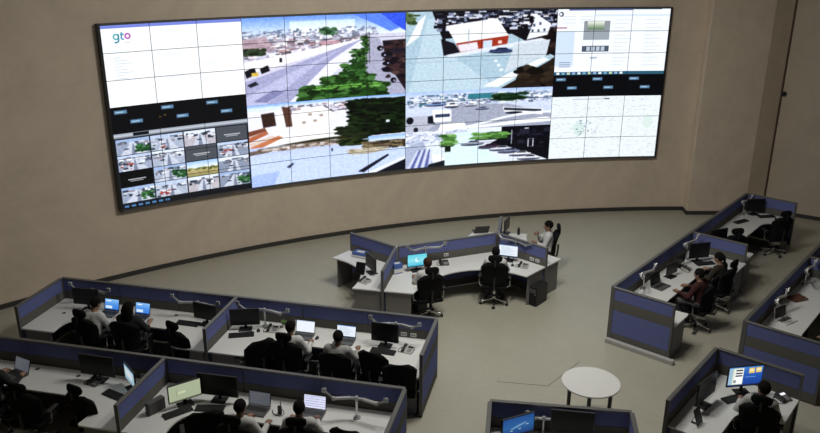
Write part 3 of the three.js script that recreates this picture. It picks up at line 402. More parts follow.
// ---------------------------------------------------------------- equipment
// every builder makes a thing whose local +z is the side that faces the person using it
function place(o, [x, z], y, deg) { o.position.set(x, y, z); o.rotation.y = -rad(deg); return o; }
const screenTex = {};
function screenCanvas(kind) {
  return screenTex[kind] ||= canvas(256, 160, (g, w, h) => {
    if (kind === 'cyan') { vgrad(g, 0, 0, w, h, '#5fd0e6', '#8fe4f0', '#46b8d8'); g.fillStyle = '#d9fbff'; g.beginPath(); g.arc(128, 74, 30, 0, 7); g.fill(); g.fillStyle = '#6fd0e4'; g.beginPath(); g.arc(140, 66, 18, 0, 7); g.fill(); g.fillStyle = '#2a7fa0'; g.fillRect(0, 148, w, 12); }
    if (kind === 'sky') { vgrad(g, 0, 0, w, h, '#8ec4f6', '#4f93e6', '#3b7ad6'); g.fillStyle = '#d8ecfc'; g.fillRect(16, 100, 120, 40); g.fillStyle = '#f4faff'; g.fillRect(24, 20, 90, 14); g.fillStyle = '#1c3f86'; g.fillRect(0, 148, w, 12); }
    if (kind === 'page') { g.fillStyle = '#eaf2fc'; g.fillRect(0, 0, w, h); g.fillStyle = '#6f93c8'; g.fillRect(0, 0, w, 10); g.fillStyle = '#9fb2cc'; for (let i = 0; i < 7; i++) g.fillRect(30, 30 + i * 16, 110 + (i * 53) % 80, 4); g.fillStyle = '#3c5878'; g.fillRect(0, 150, w, 10); }
    if (kind === 'blank') { g.fillStyle = '#eef5fd'; g.fillRect(0, 0, w, h); g.fillStyle = '#c6d6ea'; g.fillRect(0, 0, w, 12); }
    if (kind === 'lines') { g.fillStyle = '#dfe2fa'; g.fillRect(0, 0, w, h); g.fillStyle = '#55588c'; for (let i = 0; i < 5; i++) g.fillRect(0, 12 + i * 30, w, 4); g.fillStyle = '#a8acd8'; for (let i = 0; i < 4; i++) g.fillRect(20, 26 + i * 30, 150, 3); }
    if (kind === 'sheet') { g.fillStyle = '#c6d2b0'; g.fillRect(0, 0, w, h); g.fillStyle = '#b4c29c'; for (let i = 0; i < 18; i++) g.fillRect(8, 10 + i * 8, w - 16, 1.5); g.fillStyle = '#6f7c60'; g.fillRect(60, 30, 2, 90); g.fillStyle = '#e6ecc4'; g.fillRect(74, 70, 60, 24); g.fillStyle = '#8d9a7c'; g.fillRect(0, 150, w, 10); }
    if (kind === 'pale') { vgrad(g, 0, 0, w, h, '#a9d0e6', '#bcd9e4', '#9cc4d8'); g.fillStyle = '#e2f0f4'; g.fillRect(20, 30, 180, 80); g.fillStyle = '#5c8aa6'; g.fillRect(0, 0, w, 12); }
    if (kind === 'grey') { g.fillStyle = '#6c6f78'; g.fillRect(0, 0, w, h); g.fillStyle = '#83868e'; for (let i = 0; i < 6; i++) g.fillRect(20, 24 + i * 20, 170 - (i * 37) % 80, 5); }
    if (kind === 'deep') { vgrad(g, 0, 0, w, h, '#1f5fb4', '#2b78c8', '#154a94'); g.fillStyle = '#8ec6ee'; g.beginPath(); g.ellipse(128, 80, 70, 8, -.3, 0, 7); g.fill(); g.fillStyle = '#cfe6f8'; for (const [x, y] of [[60, 110], [128, 104], [190, 78]]) g.fillRect(x, y, 22, 8); g.fillStyle = '#0c2a58'; g.fillRect(0, 150, w, 10); }
    if (kind === 'desktop') { vgrad(g, 0, 0, w, h, '#3f7fd0', '#1f54b0', '#0f3a90'); g.fillStyle = '#dfe9cf'; g.fillRect(0, 8, 110, 140); g.fillStyle = '#9fc0d8'; g.fillRect(0, 8, 30, 140); g.fillStyle = '#fdfdfd'; g.fillRect(44, 20, 62, 120); g.fillStyle = '#20262c'; for (const y of [22, 46, 68]) g.fillRect(50, y, 52, 12); g.fillStyle = '#8a9098'; g.fillRect(40, 108, 20, 26); g.fillStyle = '#e9c86a'; g.fillRect(150, 12, 42, 46); g.fillRect(202, 10, 44, 44); g.fillStyle = '#f6e8b4'; g.fillRect(154, 22, 34, 20); g.fillRect(206, 20, 36, 18); g.fillStyle = '#7fb0ea'; g.fillRect(126, 86, 80, 4); g.fillStyle = '#0b2050'; g.fillRect(0, 150, w, 10); }
  });
}
const screenMat = {};
const litScreen = (k, gain = 1) => screenMat[k] ||= glowing(screenCanvas(k), gain);
// stand: 'desk' stands on the worktop, else 'arm' (held by a monitor arm, centre of the picture at y = 0)
function monitor(label, { w = .52, h = .32, screen = null, stand = 'desk', lift = .12, gain = 1 } = {}) {
  const o = thing('monitor', label, 'monitor'), cy = stand === 'desk' ? lift + h / 2 : 0;
  const b = part('housing', [rbox(w, h, .03, .008, 0, cy, 0, 0, 0, 0, 2), rbox(w * .6, h * .6, .03, .012, 0, cy, -.025)], mat.black, o);
  part('screen', new THREE.PlaneGeometry(w - .028, h - .034).translate(0, cy + .003, .0156), screen ? litScreen(screen, gain) : mat.gloss, o);
  if (stand === 'desk') { part('stand_neck', bar([0, .012, -.05], [0, cy + .02, -.03], .05, .02), mat.black, o); part('stand_base', rbox(.24, .014, .19, .006, 0, .008, -.02, 0, 0, 0, 2), mat.black, o); }
  else part('mount', rbox(.1, .1, .02, .004, 0, cy, -.05), mat.silver, o);
  return o;
}
// dual monitor arm: foot, pole and two jointed arms ending in plates; spread is the reach to either side
function monitorArm(label, { spread = .46, pole = .3, left = [.05, .1], right = [-.01, .06] } = {}) {
  const o = thing('monitor_stand', label, 'monitor arm', [0, 0, 0], 0, 'dual monitor arms');
  part('foot', [cyl(.06, .055, .02, 0, .01, 0, 24), cyl(.03, .026, .03, 0, .03, 0, 16)], mat.silver, o);
  part('pole', cyl(.017, .017, pole, 0, pole / 2 + .02, 0, 14), mat.chrome, o);
  part('crossbar', [rbox(.22, .035, .04, .01, 0, pole, 0), cyl(.026, .026, .07, 0, pole, 0, 16)], mat.silver, o);
  for (const [k, [dy, dz]] of [[-1, left], [1, right]]) {
    const elbow = [k * .1, pole, 0], mid = [k * (.1 + (spread - .1) * .62), pole + dy * .3, dz], end = [k * spread, pole + dy + .06, dz - .02];
    part('arm', [bar(elbow, mid, .05, .034), bar(mid, end, .036, .03), cyl(.026, .026, .05, mid[0], mid[1], mid[2], 12), cyl(.022, .022, .05, end[0], end[1], end[2], 12)], mat.silver, o);
    part('mount_plate', [rbox(.035, .09, .02, .003, end[0], end[1] + .03, end[2] + .03, 0, 0, rad(45)), rbox(.035, .09, .02, .003, end[0], end[1] + .03, end[2] + .03, 0, 0, rad(-45)), cyl(.015, .015, .06, end[0], end[1] + .03, end[2] + .005, 10, Math.PI / 2)], mat.silver, o);
  }
  return o;
}
function laptop(label, { screen = null, tilt = 18, w = .36, pale = false, gain = 1 } = {}) {
  const o = thing('laptop', label, 'laptop'), d = .25, m = pale ? mat.white : mat.black, g = pale ? mat.paleGrey : mat.darkGrey;
  const base = part('base', rbox(w, .02, d, .005, 0, .011, 0, 0, 0, 0, 2), pale ? mat.white : mat.darkGrey, o);
  const rows = []; for (let r = 0; r < 5; r++) for (let k = 0; k < 12; k++) rows.push(box(w * .068, .003, .017, -w * .42 + k * w * .0764, .0225, -.075 + r * .021));
  part('keys', rows, pale ? mat.darkGrey : mat.keys, base); part('touchpad', rbox(.09, .002, .055, .001, 0, .0225, .08), g, base);
  const lid = new THREE.Group(); lid.name = 'lid'; lid.position.set(0, .022, -d / 2 + .004); lid.rotation.x = -rad(tilt); o.add(lid);
  part('lid_shell', rbox(w, .235, .008, .003, 0, .118, -.005), m, lid); part('screen', new THREE.PlaneGeometry(w - .026, .205).translate(0, .12, .0), screen ? litScreen(screen, gain) : mat.gloss, lid);
  return o;
}
let keyboardProto;
function keyboard(label) {
  if (keyboardProto) return copyOf(keyboardProto, label, 'black desk keyboards');
  const o = keyboardProto = thing('keyboard', label, 'keyboard', [0, 0, 0], 0, 'black desk keyboards'), k = [];
  part('base', rbox(.45, .02, .16, .006, 0, .012, 0, 0, rad(4)), mat.black, o);
  for (let r = 0; r < 6; r++) for (let c = 0; c < 21; c++) { if (c === 15 || c === 18) continue; k.push(box(.017, .008, .017, -.208 + c * .0208, .025 - (r - 2.5) * .0014, -.058 + r * .0225)); }
  part('keys', k, mat.keys, o); return o;
}
function mouse(label) { const o = thing('mouse', label, 'mouse'), g = new THREE.SphereGeometry(1, 18, 10, 0, 7, 0, Math.PI / 2); part('body', g.scale(.034, .036, .058).translate(0, .001, 0), mat.black, o); part('wheel', cyl(.01, .01, .008, 0, .034, -.03, 10, 0, Math.PI / 2), mat.darkGrey, o); return o; }
function deskPhone(label, { dark = false, lit = false } = {}) {
  const o = thing('desk_phone', label, 'telephone'), m = dark ? mat.darkGrey : mat.paleGrey;
  part('base', [rbox(.21, .03, .2, .008, 0, .026, 0, 0, rad(14)), rbox(.19, .03, .05, .006, 0, .016, -.07)], m, o);
  const p = []; for (let r = 0; r < 4; r++) for (let c = 0; c < 3; c++) p.push(box(.018, .006, .013, .01 + c * .026, .04 - r * .005, .002 + r * .02, 0, rad(14))); part('keypad', p, dark ? mat.paleGrey : mat.darkGrey, o);
  part('display', rbox(.1, .006, .045, .002, .035, .053, -.05, 0, rad(14)), lit ? new THREE.MeshStandardMaterial({ color: 0x202020, emissive: new THREE.Color(.95, .98, 1), emissiveIntensity: 1 }) : mat.gloss, o);
  const hs = part('handset', [rbox(.045, .03, .19, .012, -.07, .062, 0, 0, rad(14), 0, 2), rbox(.055, .04, .055, .014, -.07, .07, -.07, 0, rad(14), 0, 2), rbox(.055, .04, .055, .014, -.07, .04, .07, 0, rad(14), 0, 2)], mat.black, o);
  part('cord', tube([[-.09, .03, .09], [-.14, .01, .1], [-.17, .01, .02], [-.13, .012, -.08], [-.05, .012, -.12]], .005, 20, 6), mat.black, hs); return o;
}
function paperPack(label, w, h, d) { const o = thing('paper_pack', label, 'box'); part('carton', rbox(w, h, d, .006, 0, h / 2, 0), mat.packBlue, o); part('label_band', [rbox(w + .004, h * .42, d + .004, .006, 0, h * .3, 0), box(w * .55, .002, d * .5, 0, h + .001, 0)], mat.white, o); return o; }

const EYE_DESK = DESK + .001;
// ---- rear left double bay
place(monitorArm('silver dual monitor arm in the far left corner of the rear desks', { spread: .4 }), A.w(.75, .13), EYE_DESK, 12.8);
place(monitor('switched-off black monitor in the far left corner of the rear desks', { w: .54, h: .34 }), at(88, 310, DESK), EYE_DESK, 8);
place(laptop('black laptop with a plain blue screen before the white-sleeved worker', { screen: 'sky', tilt: 16, w: .32 }), at(108, 314.5, DESK), EYE_DESK, 14);
place(laptop('black laptop with a blue and white screen before the long-haired worker', { screen: 'sky', tilt: 16, w: .32 }), at(139, 318.5, DESK), EYE_DESK, 14);
place(monitorArm('silver dual monitor arm left of the divider of the rear desks', { spread: .46 }), at(199, 317, DESK), EYE_DESK, 14);
place(monitor('black monitor turned inwards left of the divider of the rear desks', { w: .5, h: .32 }), at(206, 325, DESK), EYE_DESK, 22);
place(keyboard('black keyboard behind the empty chair of the outer rear bay'), at(188, 324, DESK), EYE_DESK, 14);
place(monitor('black monitor right of the divider of the rear desks, above a long keyboard', { w: .54, h: .33, lift: .1 }), A.w(4.08, .44), EYE_DESK, -6);
place(keyboard('long black keyboard on the bare wing right of the rear divider'), at(241.5, 335.5, DESK), EYE_DESK, -10);
place(mouse('black mouse beside the long keyboard of the rear bay'), at(258.5, 331, DESK), EYE_DESK, -8);
place(monitorArm('empty silver dual monitor arm between the black monitor and the white laptop screen', { spread: .48, pole: .34 }), at(265.5, 326.5, DESK), EYE_DESK, 13);
place(deskPhone('grey desk telephone beside the empty monitor arm of the rear bay'), at(273, 330.5, DESK), EYE_DESK, 10);
place(laptop('black laptop with a blank white screen on the rear desk', { screen: 'blank', tilt: 14, w: .37 }), at(303, 337, DESK), EYE_DESK, 13);
place(mouse('black mouse beside the laptop with a blank white screen'), at(317, 338.5, DESK), EYE_DESK, 13);
place(laptop('black laptop showing a page of text, beside the switched-off monitor on an arm', { screen: 'page', tilt: 14, w: .37 }), at(344, 342, DESK), EYE_DESK, 13);
place(monitorArm('silver dual monitor arm in the corner by the open floor', { spread: .44, pole: .36 }), at(396, 342, DESK), EYE_DESK, 13);
place(monitor('switched-off black monitor in the rear bay beside the open floor', { w: .5, h: .36, lift: .1 }), at(385, 346.5, DESK), EYE_DESK, 14);
place(keyboard('black keyboard under the switched-off monitor beside the open floor'), at(383, 352, DESK), EYE_DESK, 17);
place(deskPhone('pale desk telephone by the end partition of the rear bay'), at(408, 351, DESK), EYE_DESK, 22);
{ const o = thing('potted_plant', 'tiny potted plant beside the blank white laptop', 'plant'); part('pot', cyl(.028, .036, .06, 0, .03, 0, 14), mat.white, o); const lv = []; for (let i = 0; i < 14; i++) { const a = i * 2.4, g = new THREE.SphereGeometry(1, 6, 5); g.scale(.012, .04, .02); g.rotateZ(.7 * Math.cos(a)); g.rotateX(.7 * Math.sin(a)); lv.push(g.translate(-.03 * Math.cos(a), .085 + .01 * (i % 3), .03 * Math.sin(a))); } part('foliage', lv, M(.10, .2, .05, .8), o); place(o, at(284, 327, DESK), EYE_DESK, 0); }
// ---- front left double bay
place(laptop('dim grey laptop at the outer end of the front left desks', { screen: 'grey', tilt: 18, gain: .55 }), at(15, 376, DESK), EYE_DESK, 28);
place(monitor('wide switched-off monitor in the outer front left bay', { w: .62, h: .36, lift: .11 }), at(99, 381, DESK), EYE_DESK, 13);
place(monitor('monitor with a pale blue screen turned to the chairs left of the front divider', { w: .46, h: .3, screen: 'pale', lift: .1, gain: .75 }), at(132, 389, DESK), EYE_DESK, 52);
place(keyboard('black keyboard left of the front divider'), at(115, 396, DESK), EYE_DESK, 30);
place(deskPhone('small dark telephone beside the wide switched-off monitor', { dark: true }), at(95, 382, DESK + .02), EYE_DESK, 25);
place(monitor('monitor showing a pale green sheet right of the front divider', { w: .52, h: .31, screen: 'sheet', lift: .1, gain: .7 }), at(186, 405, DESK), EYE_DESK, -34);
place(keyboard('black keyboard lying under the pale green sheet monitor'), at(178, 413, DESK), EYE_DESK, -38);
{ const o = single('document_box', rbox(.3, .2, .1, .01, 0, .1, 0), mat.darkGrey, 'dark grey box leaning against the front divider', 'box'); place(o, at(156, 411, DESK), EYE_DESK, -55); }
place(monitor('wide switched-off monitor beside the pale green sheet monitor', { w: .66, h: .37, lift: .1 }), at(219, 401, DESK), EYE_DESK, 11);
place(keyboard('black keyboard in front of the empty chair near the pale green sheet monitor'), at(210, 409, DESK), EYE_DESK, 2);
place(laptop('dim grey laptop beside the black handheld radio', { screen: 'grey', tilt: 12, w: .37, gain: .8 }), at(256, 411.5, DESK), EYE_DESK, 15);
place(laptop('laptop with lines of text before the worker beside the bare monitor arm', { screen: 'lines', tilt: 10, w: .37 }), at(312, 415, DESK), EYE_DESK, 13);
{ const o = thing('handheld_radio', 'black handheld radio standing on the desk between two laptops', 'radio'); part('body', rbox(.06, .14, .04, .008, 0, .07, 0, 0, 0, 0, 2), mat.black, o); part('antenna', cyl(.008, .006, .09, .018, .185, 0, 10), mat.black, o); part('cable', tube([[.02, .1, 0], [.07, .09, .02], [.08, .03, .02], [.02, .01, .06], [-.1, .008, .03], [-.16, .008, -.05]], .005, 24, 6), mat.black, o); place(o, at(280, 414, DESK), EYE_DESK, 20); }
place(monitorArm('bare silver dual monitor arm at the end of the front left desks', { spread: .47, pole: .34 }), at(357, 418, DESK), EYE_DESK, 12.7);
// ---- central island
place(monitor('monitor with a bright cyan screen on the central island', { w: .46, h: .31, screen: 'cyan', lift: .1 }), at(417, 271, DESK), EYE_DESK, -18);
place(monitorArm('silver monitor arm on the middle partition of the central island', { spread: .45, pole: .38 }), at(425, 264, DESK), EYE_DESK, -21);
place(deskPhone('dark telephone behind the worker at the cyan screen', { dark: true }), at(444, 264, DESK), EYE_DESK, -10);
place(paperPack('upright blue and white pack left of the cyan screen', .2, .22, .16), at(397, 272.5, DESK), EYE_DESK, -25);
place(paperPack('flat blue and white pack on the left worktop of the central island', .34, .12, .22), at(361, 256.5, DESK), EYE_DESK, 25);
place(monitor('black monitor seen edge-on on the left worktop of the central island', { w: .5, h: .32, lift: .09 }), at(371, 273, DESK), EYE_DESK, 62);
{ const o = thing('tablet', 'dark tablet propped beside the edge-on monitor of the central island', 'tablet'); part('body', rbox(.22, .26, .012, .006, 0, .135, 0, 0, rad(-24)), mat.black, o); part('screen', new THREE.PlaneGeometry(.2, .23).rotateX(rad(-24)).translate(0, .1382, .0068), mat.gloss, o); part('prop', box(.06, .16, .006, 0, .08, -.07, 0, rad(24)), mat.darkGrey, o); place(o, at(360.5, 274, DESK), EYE_DESK, 20); }
place(deskPhone('pale desk telephone on the left worktop of the central island'), at(365, 282, DESK), EYE_DESK, 40);
place(monitor('monitor with a bright page at the right end of the island front', { w: .44, h: .3, screen: 'page', lift: .1 }), at(508, 261, DESK), EYE_DESK, 18);
place(monitorArm('silver monitor arm on the island partition beside the bright page', { spread: .42, pole: .38 }), at(515, 257, DESK), EYE_DESK, 40);
place(deskPhone('pale desk telephone right of the bright page on the island'), at(523, 267, DESK), EYE_DESK, 25);
place(mouse('black mouse beside the bright page on the island'), at(512.5, 265.5, DESK), EYE_DESK, 15);
place(monitor('dark monitor seen edge-on beside the island arm nearest the video wall', { w: .44, h: .3, lift: .1 }), at(506.5, 233.5, DESK), EYE_DESK, -68);
place(laptop('black laptop on the rear worktop of the central island', { tilt: 30, w: .36 }), at(480, 231.5, DESK), EYE_DESK, 170);
{ const o = single('water_bottle', new THREE.LatheGeometry([[0, 0], [.032, 0], [.034, .01], [.034, .13], [.014, .17], [.014, .19], [0, .19]].map(p => new THREE.Vector2(...p)), 18), mat.black, 'small dark bottle on the right worktop of the central island', 'bottle'); place(o, at(518.5, 234.5, DESK), EYE_DESK, 0); }
{ const [x, z] = at(537.5, 302.5, 0), o = thing('computer_tower', 'black computer tower standing on the floor beside the central island', 'computer', [x, 0, z], rad(-40));
  part('case', rbox(.2, .44, .44, .008, 0, .225, 0, 0, 0, 0, 2), mat.black, o); part('front_panel', rbox(.19, .42, .015, .006, 0, .225, .224, 0, 0, 0, 2), mat.gloss, o); part('drive_bay', [rbox(.15, .04, .006, .002, 0, .38, .233), rbox(.15, .04, .006, .002, 0, .33, .233)], mat.darkGrey, o); part('power_button', cyl(.01, .01, .006, .06, .28, .234, 14, Math.PI / 2), mat.silver, o); part('edge_strip', box(.006, .42, .006, -.096, .225, .229), mat.paleGrey, o); for (const [a, b] of [[-.08, .18], [.08, .18], [-.08, -.18], [.08, -.18]]) part('foot', cyl(.012, .012, .012, a, .006, b, 10), mat.black, o); }
// ---- right double bay
place(monitorArm('silver dual monitor arm by the full-height striped end panel', { spread: .4, pole: .34 }), R.w(1.2, .12), EYE_DESK, -50);
place(laptop('open black laptop nearest the full-height striped end panel', { tilt: 14, w: .37 }), at(661, 287, DESK), EYE_DESK, -42);
place(monitor('small dark screen between the open black laptop and the paper tray', { w: .4, h: .27, lift: .07 }), at(671, 277, DESK), EYE_DESK, -40);
place(monitor('small dark screen on the near right desk behind the pale telephone', { w: .36, h: .25, lift: .07 }), at(680, 266.5, DESK), EYE_DESK, -45);
place(deskPhone('pale desk telephone in the middle of the near right desk'), at(687, 269.5, DESK), EYE_DESK, -48);
place(monitorArm('silver dual monitor arm behind the big monitor of the near right desk', { spread: .45, pole: .38 }), at(686, 259, DESK), EYE_DESK, -50);
place(monitor('big black monitor by the divider of the near right desk', { w: .5, h: .36, lift: .1 }), at(698, 262, DESK), EYE_DESK, -14);
place(keyboard('black keyboard before the big monitor by the right divider'), at(705, 264, DESK), EYE_DESK, -14);
place(monitor('black monitor in the far corner of the far right desk', { w: .5, h: .34, lift: .1 }), R.w(7.42, .36), EYE_DESK, -8);
place(monitorArm('silver dual monitor arm in the far corner of the far right desk', { spread: .44, pole: .36 }), R.w(7.2, .13), EYE_DESK, -49);
place(keyboard('black keyboard under the black monitor of the far right desk'), R.w(7.46, .66), EYE_DESK, -8);
place(keyboard('black keyboard along the rear partition of the far right desk'), at(741, 222, DESK), EYE_DESK, -30);
place(monitor('black monitor of the far right desk beside the divider', { w: .5, h: .32, lift: .1 }), R.w(4.6, .42), EYE_DESK, -22);
place(mouse('black mouse on the wing of the far right desk'), R.w(7.42, .9), EYE_DESK, 10);
// ---- outer right bay
place(monitorArm('silver dual monitor arm by the end panel of the outer right desk', { spread: .4, pole: .34 }), S.w(1.5, .12), EYE_DESK, -49);
place(laptop('open white laptop on the outer right desk', { pale: true, tilt: 10, w: .36 }), at(786, 321, DESK), EYE_DESK, -32);
place(monitorArm('silver dual monitor arm beyond the brown folder on the outer right desk', { spread: .42, pole: .34 }), S.w(3.4, .13), EYE_DESK, -49);
{ const o = thing('folder', 'brown leather folder lying on the outer right desk', 'folder'); part('cover', [rbox(.34, .012, .25, .004, 0, .008, 0), rbox(.33, .012, .25, .004, .0, .03, -.0, 0, 0, rad(3))], mat.brown, o); part('sheets', box(.31, .012, .23, .0, .02, 0), mat.paper, o); place(o, at(797, 299, DESK), EYE_DESK, -20); }
// ---- single desks
place(monitor('wide monitor with a bright blue desktop and open windows', { w: .6, h: .37, screen: 'desktop', lift: .13 }), at(742, 393, DESK), EYE_DESK, -9);
place(monitor('switched-off wide monitor left of the bright blue desktop', { w: .6, h: .37, lift: .14 }), at(704, 406, DESK), EYE_DESK, -44);
place(keyboard('black keyboard under the bright blue desktop'), at(735, 399, DESK), EYE_DESK, -22);
place(deskPhone('dark telephone with a lit display beside the striped-shirt worker', { dark: true, lit: true }), at(783, 399, DESK), EYE_DESK, -25);
{ const o = thing('tablet', 'dark tablet standing on the single desk below the switched-off wide monitor', 'tablet'); part('body', rbox(.2, .26, .012, .006, 0, .135, 0, 0, rad(-20)), mat.black, o); part('screen', new THREE.PlaneGeometry(.18, .23).rotateX(rad(-20)).translate(0, .138, .0068), mat.gloss, o); part('prop', box(.06, .15, .006, 0, .075, -.06, 0, rad(20)), mat.darkGrey, o); place(o, at(697, 424, DESK), EYE_DESK, -48); }
{ const o = single('paper_sheet', box(.21, .003, .29, 0, .0015, 0), mat.paper, 'sheet of paper under the switched-off wide monitor on the single desk', 'paper'); place(o, at(706, 410, DESK), EYE_DESK, -58); }
place(monitor('tilted monitor with a deep blue screen below the round table', { w: .54, h: .33, screen: 'deep', lift: .1, gain: .55 }), at(517, 441, DESK), EYE_DESK, -24);
place(monitor('switched-off wide monitor below the round table', { w: .62, h: .37, lift: .12 }), at(571, 440, DESK), EYE_DESK, 9);
place(monitorArm('silver dual monitor arm between the two monitors below the round table', { spread: .24, pole: .26 }), Q.w(.79, .1), EYE_DESK, 8);
{ // the small black sensor on the right wall
  const o = thing('wall_sensor', 'small round black sensor on the bare right wall', 'sensor', [0, 0, 0]); part('housing', cyl(.075, .06, .06, 0, 0, .03, 20, Math.PI / 2), mat.black, o); part('lens', new THREE.SphereGeometry(.03, 14, 10).translate(0, 0, .06), mat.gloss, o);
  const u = (783.5 - 410) / FOCAL, v = -(92 - 216.5) / FOCAL, d = V(u, v * Math.cos(PITCH) - Math.sin(PITCH), -v * Math.sin(PITCH) - Math.cos(PITCH)); // ray met with the plane of the right wall
  const k = (rw0[0] * rn[0] + rw0[1] * rn[1]) / (d.x * rn[0] + d.z * rn[1]); o.position.set(d.x * k, EYE + d.y * k, d.z * k); o.rotation.y = Math.atan2(rn[0], rn[1]);
}

// ---------------------------------------------------------------- office chairs
// local frame: origin on the floor under the seat, facing -z
const chairMats = [mat.blackSoft, mat.blackMesh];
function shell(w0, w1, y0, y1, z0, z1, curve, thick, top = .12) { // a padded, curved back: width w0 at the foot, w1 at the shoulders
  const nx = 12, ny = 12, pos = [], idx = [], W = nx + 1;
  for (const s of [0, 1]) for (let j = 0; j <= ny; j++) for (let i = 0; i <= nx; i++) {
    const t = j / ny, u = i / nx * 2 - 1, w = (w0 + (w1 - w0) * Math.sin(t * Math.PI / 2)) / 2 * (t > 1 - top ? Math.sqrt(1 - ((t - 1 + top) / top) ** 2 * .75) : 1);
    const edge = Math.min(1, (1 - Math.abs(u)) * 4, t * 6, (1 - t) * 6 + .15), y = y0 + (y1 - y0) * t - (t > .8 ? .03 * u * u : 0);
    pos.push(u * w, y, z0 + (z1 - z0) * t - curve * u * u + .035 * Math.sin(t * Math.PI * 1.1) * -1 + (s ? 1 : -1) * thick / 2 * (.35 + .65 * edge));
  }
  const q = (a, b, c, d) => idx.push(a, b, c, a, c, d), L = W * (ny + 1);
  for (let j = 0; j < ny; j++) for (let i = 0; i < nx; i++) { const a = j * W + i; q(a + 1, a, a + W, a + W + 1); q(L + a, L + a + 1, L + a + W + 1, L + a + W); }
  for (let i = 0; i < nx; i++) { q(i, i + 1, L + i + 1, L + i); const a = ny * W + i; q(a + 1, a, L + a, L + a + 1); }
  for (let j = 0; j < ny; j++) { const a = j * W; q(a + W, a, L + a, L + a + W); const b = j * W + nx; q(b, b + W, L + b + W, L + b); }
  const g = new THREE.BufferGeometry(); g.setAttribute('position', new THREE.Float32BufferAttribute(pos, 3)); g.setIndex(idx); g.computeVertexNormals(); return metric(g);
}
function padShape(a, b, c, x, y, z, bend) { const g = new THREE.SphereGeometry(1, 28, 18), p = g.attributes.position, q = (v, e) => Math.sign(v) * Math.pow(Math.abs(v), e); for (let i = 0; i < p.count; i++) { const u = q(p.getX(i), .75), v = q(p.getY(i), .8), w = q(p.getZ(i), .8); p.setXYZ(i, x + u * a, y + v * b, z + w * c - bend * u * u * .6); } g.computeVertexNormals(); return metric(g); }
function buildChair(headrest) {
  const o = thing('office_chair', 'prototype', 'chair');
  part('seat', [rbox(.54, .085, .50, .035, 0, .455, -.01, 0, 0, 0, 3), rbox(.48, .05, .1, .024, 0, .45, -.22, 0, rad(-14), 0, 2)], mat.blackSoft, o);
  part('backrest', shell(.48, .60, .5, 1.09, .225, .305, .085, .06, .3), mat.blackMesh, o);
  if (headrest) { const h = part('headrest', padShape(.152, .09, .042, 0, 1.165, .285, .05), mat.blackSoft, o); part('headrest_stem', bar([0, 1.0, .325], [0, 1.15, .325], .035, .016), mat.black, h); }
  part('back_support', tube([[0, .42, .12], [0, .43, .26], [0, .55, .29], [0, .74, .3]], .022, 14, 8), mat.black, o);
  for (const s of [-1, 1]) { const a = part('armrest', rbox(.075, .03, .25, .012, s * .32, .66, -.02, 0, 0, 0, 2), mat.black, o); part('arm_support', tube([[s * .2, .42, .02], [s * .31, .44, .02], [s * .33, .56, .03], [s * .32, .645, .0]], .016, 14, 8), mat.chrome, a); }
  part('gas_column', [cyl(.028, .028, .2, 0, .33, 0, 14), cyl(.05, .045, .06, 0, .39, 0, 14)], mat.chrome, o);
  for (let k = 0; k < 5; k++) { const a = k * Math.PI * .4 + .3, x = Math.cos(a), z = Math.sin(a); part('base_arm', bar([.03 * x, .13, .03 * z], [.3 * x, .085, .3 * z], .045, .028), mat.chrome, o); part('caster', [cyl(.028, .028, .02, .3 * x - .014 * z, .029, .3 * z + .014 * x, 12, Math.PI / 2).translate(0, 0, 0), cyl(.028, .028, .02, .3 * x + .014 * z, .029, .3 * z - .014 * x, 12, Math.PI / 2), cyl(.009, .009, .06, .3 * x, .06, .3 * z, 8)], mat.black, o); }
  part('base_hub', cyl(.05, .04, .07, 0, .14, 0, 16), mat.chrome, o);
  return o;
}
const protoHigh = buildChair(true), protoLow = buildChair(false); let highUsed = false, lowUsed = false;
function chair(label, [x, z], deg, headrest = true) {
  let o; if (headrest) { if (highUsed) o = copyOf(protoHigh, label, 'black office chairs'); else { o = protoHigh; highUsed = true; } } else { if (lowUsed) o = copyOf(protoLow, label, 'black office chairs'); else { o = protoLow; lowUsed = true; } }
  o.userData.label = label; o.userData.group = 'black office chairs'; o.position.set(x, 0, z); o.rotation.y = -rad(deg); return o;
}
// from the pixel of the top of the backrest or the middle of the headrest back to the seat
const seatFrom = (px, py, h, back, deg) => { const [x, z] = at(px, py, h); return [x + Math.sin(rad(deg)) * back, z - Math.cos(rad(deg)) * back]; };

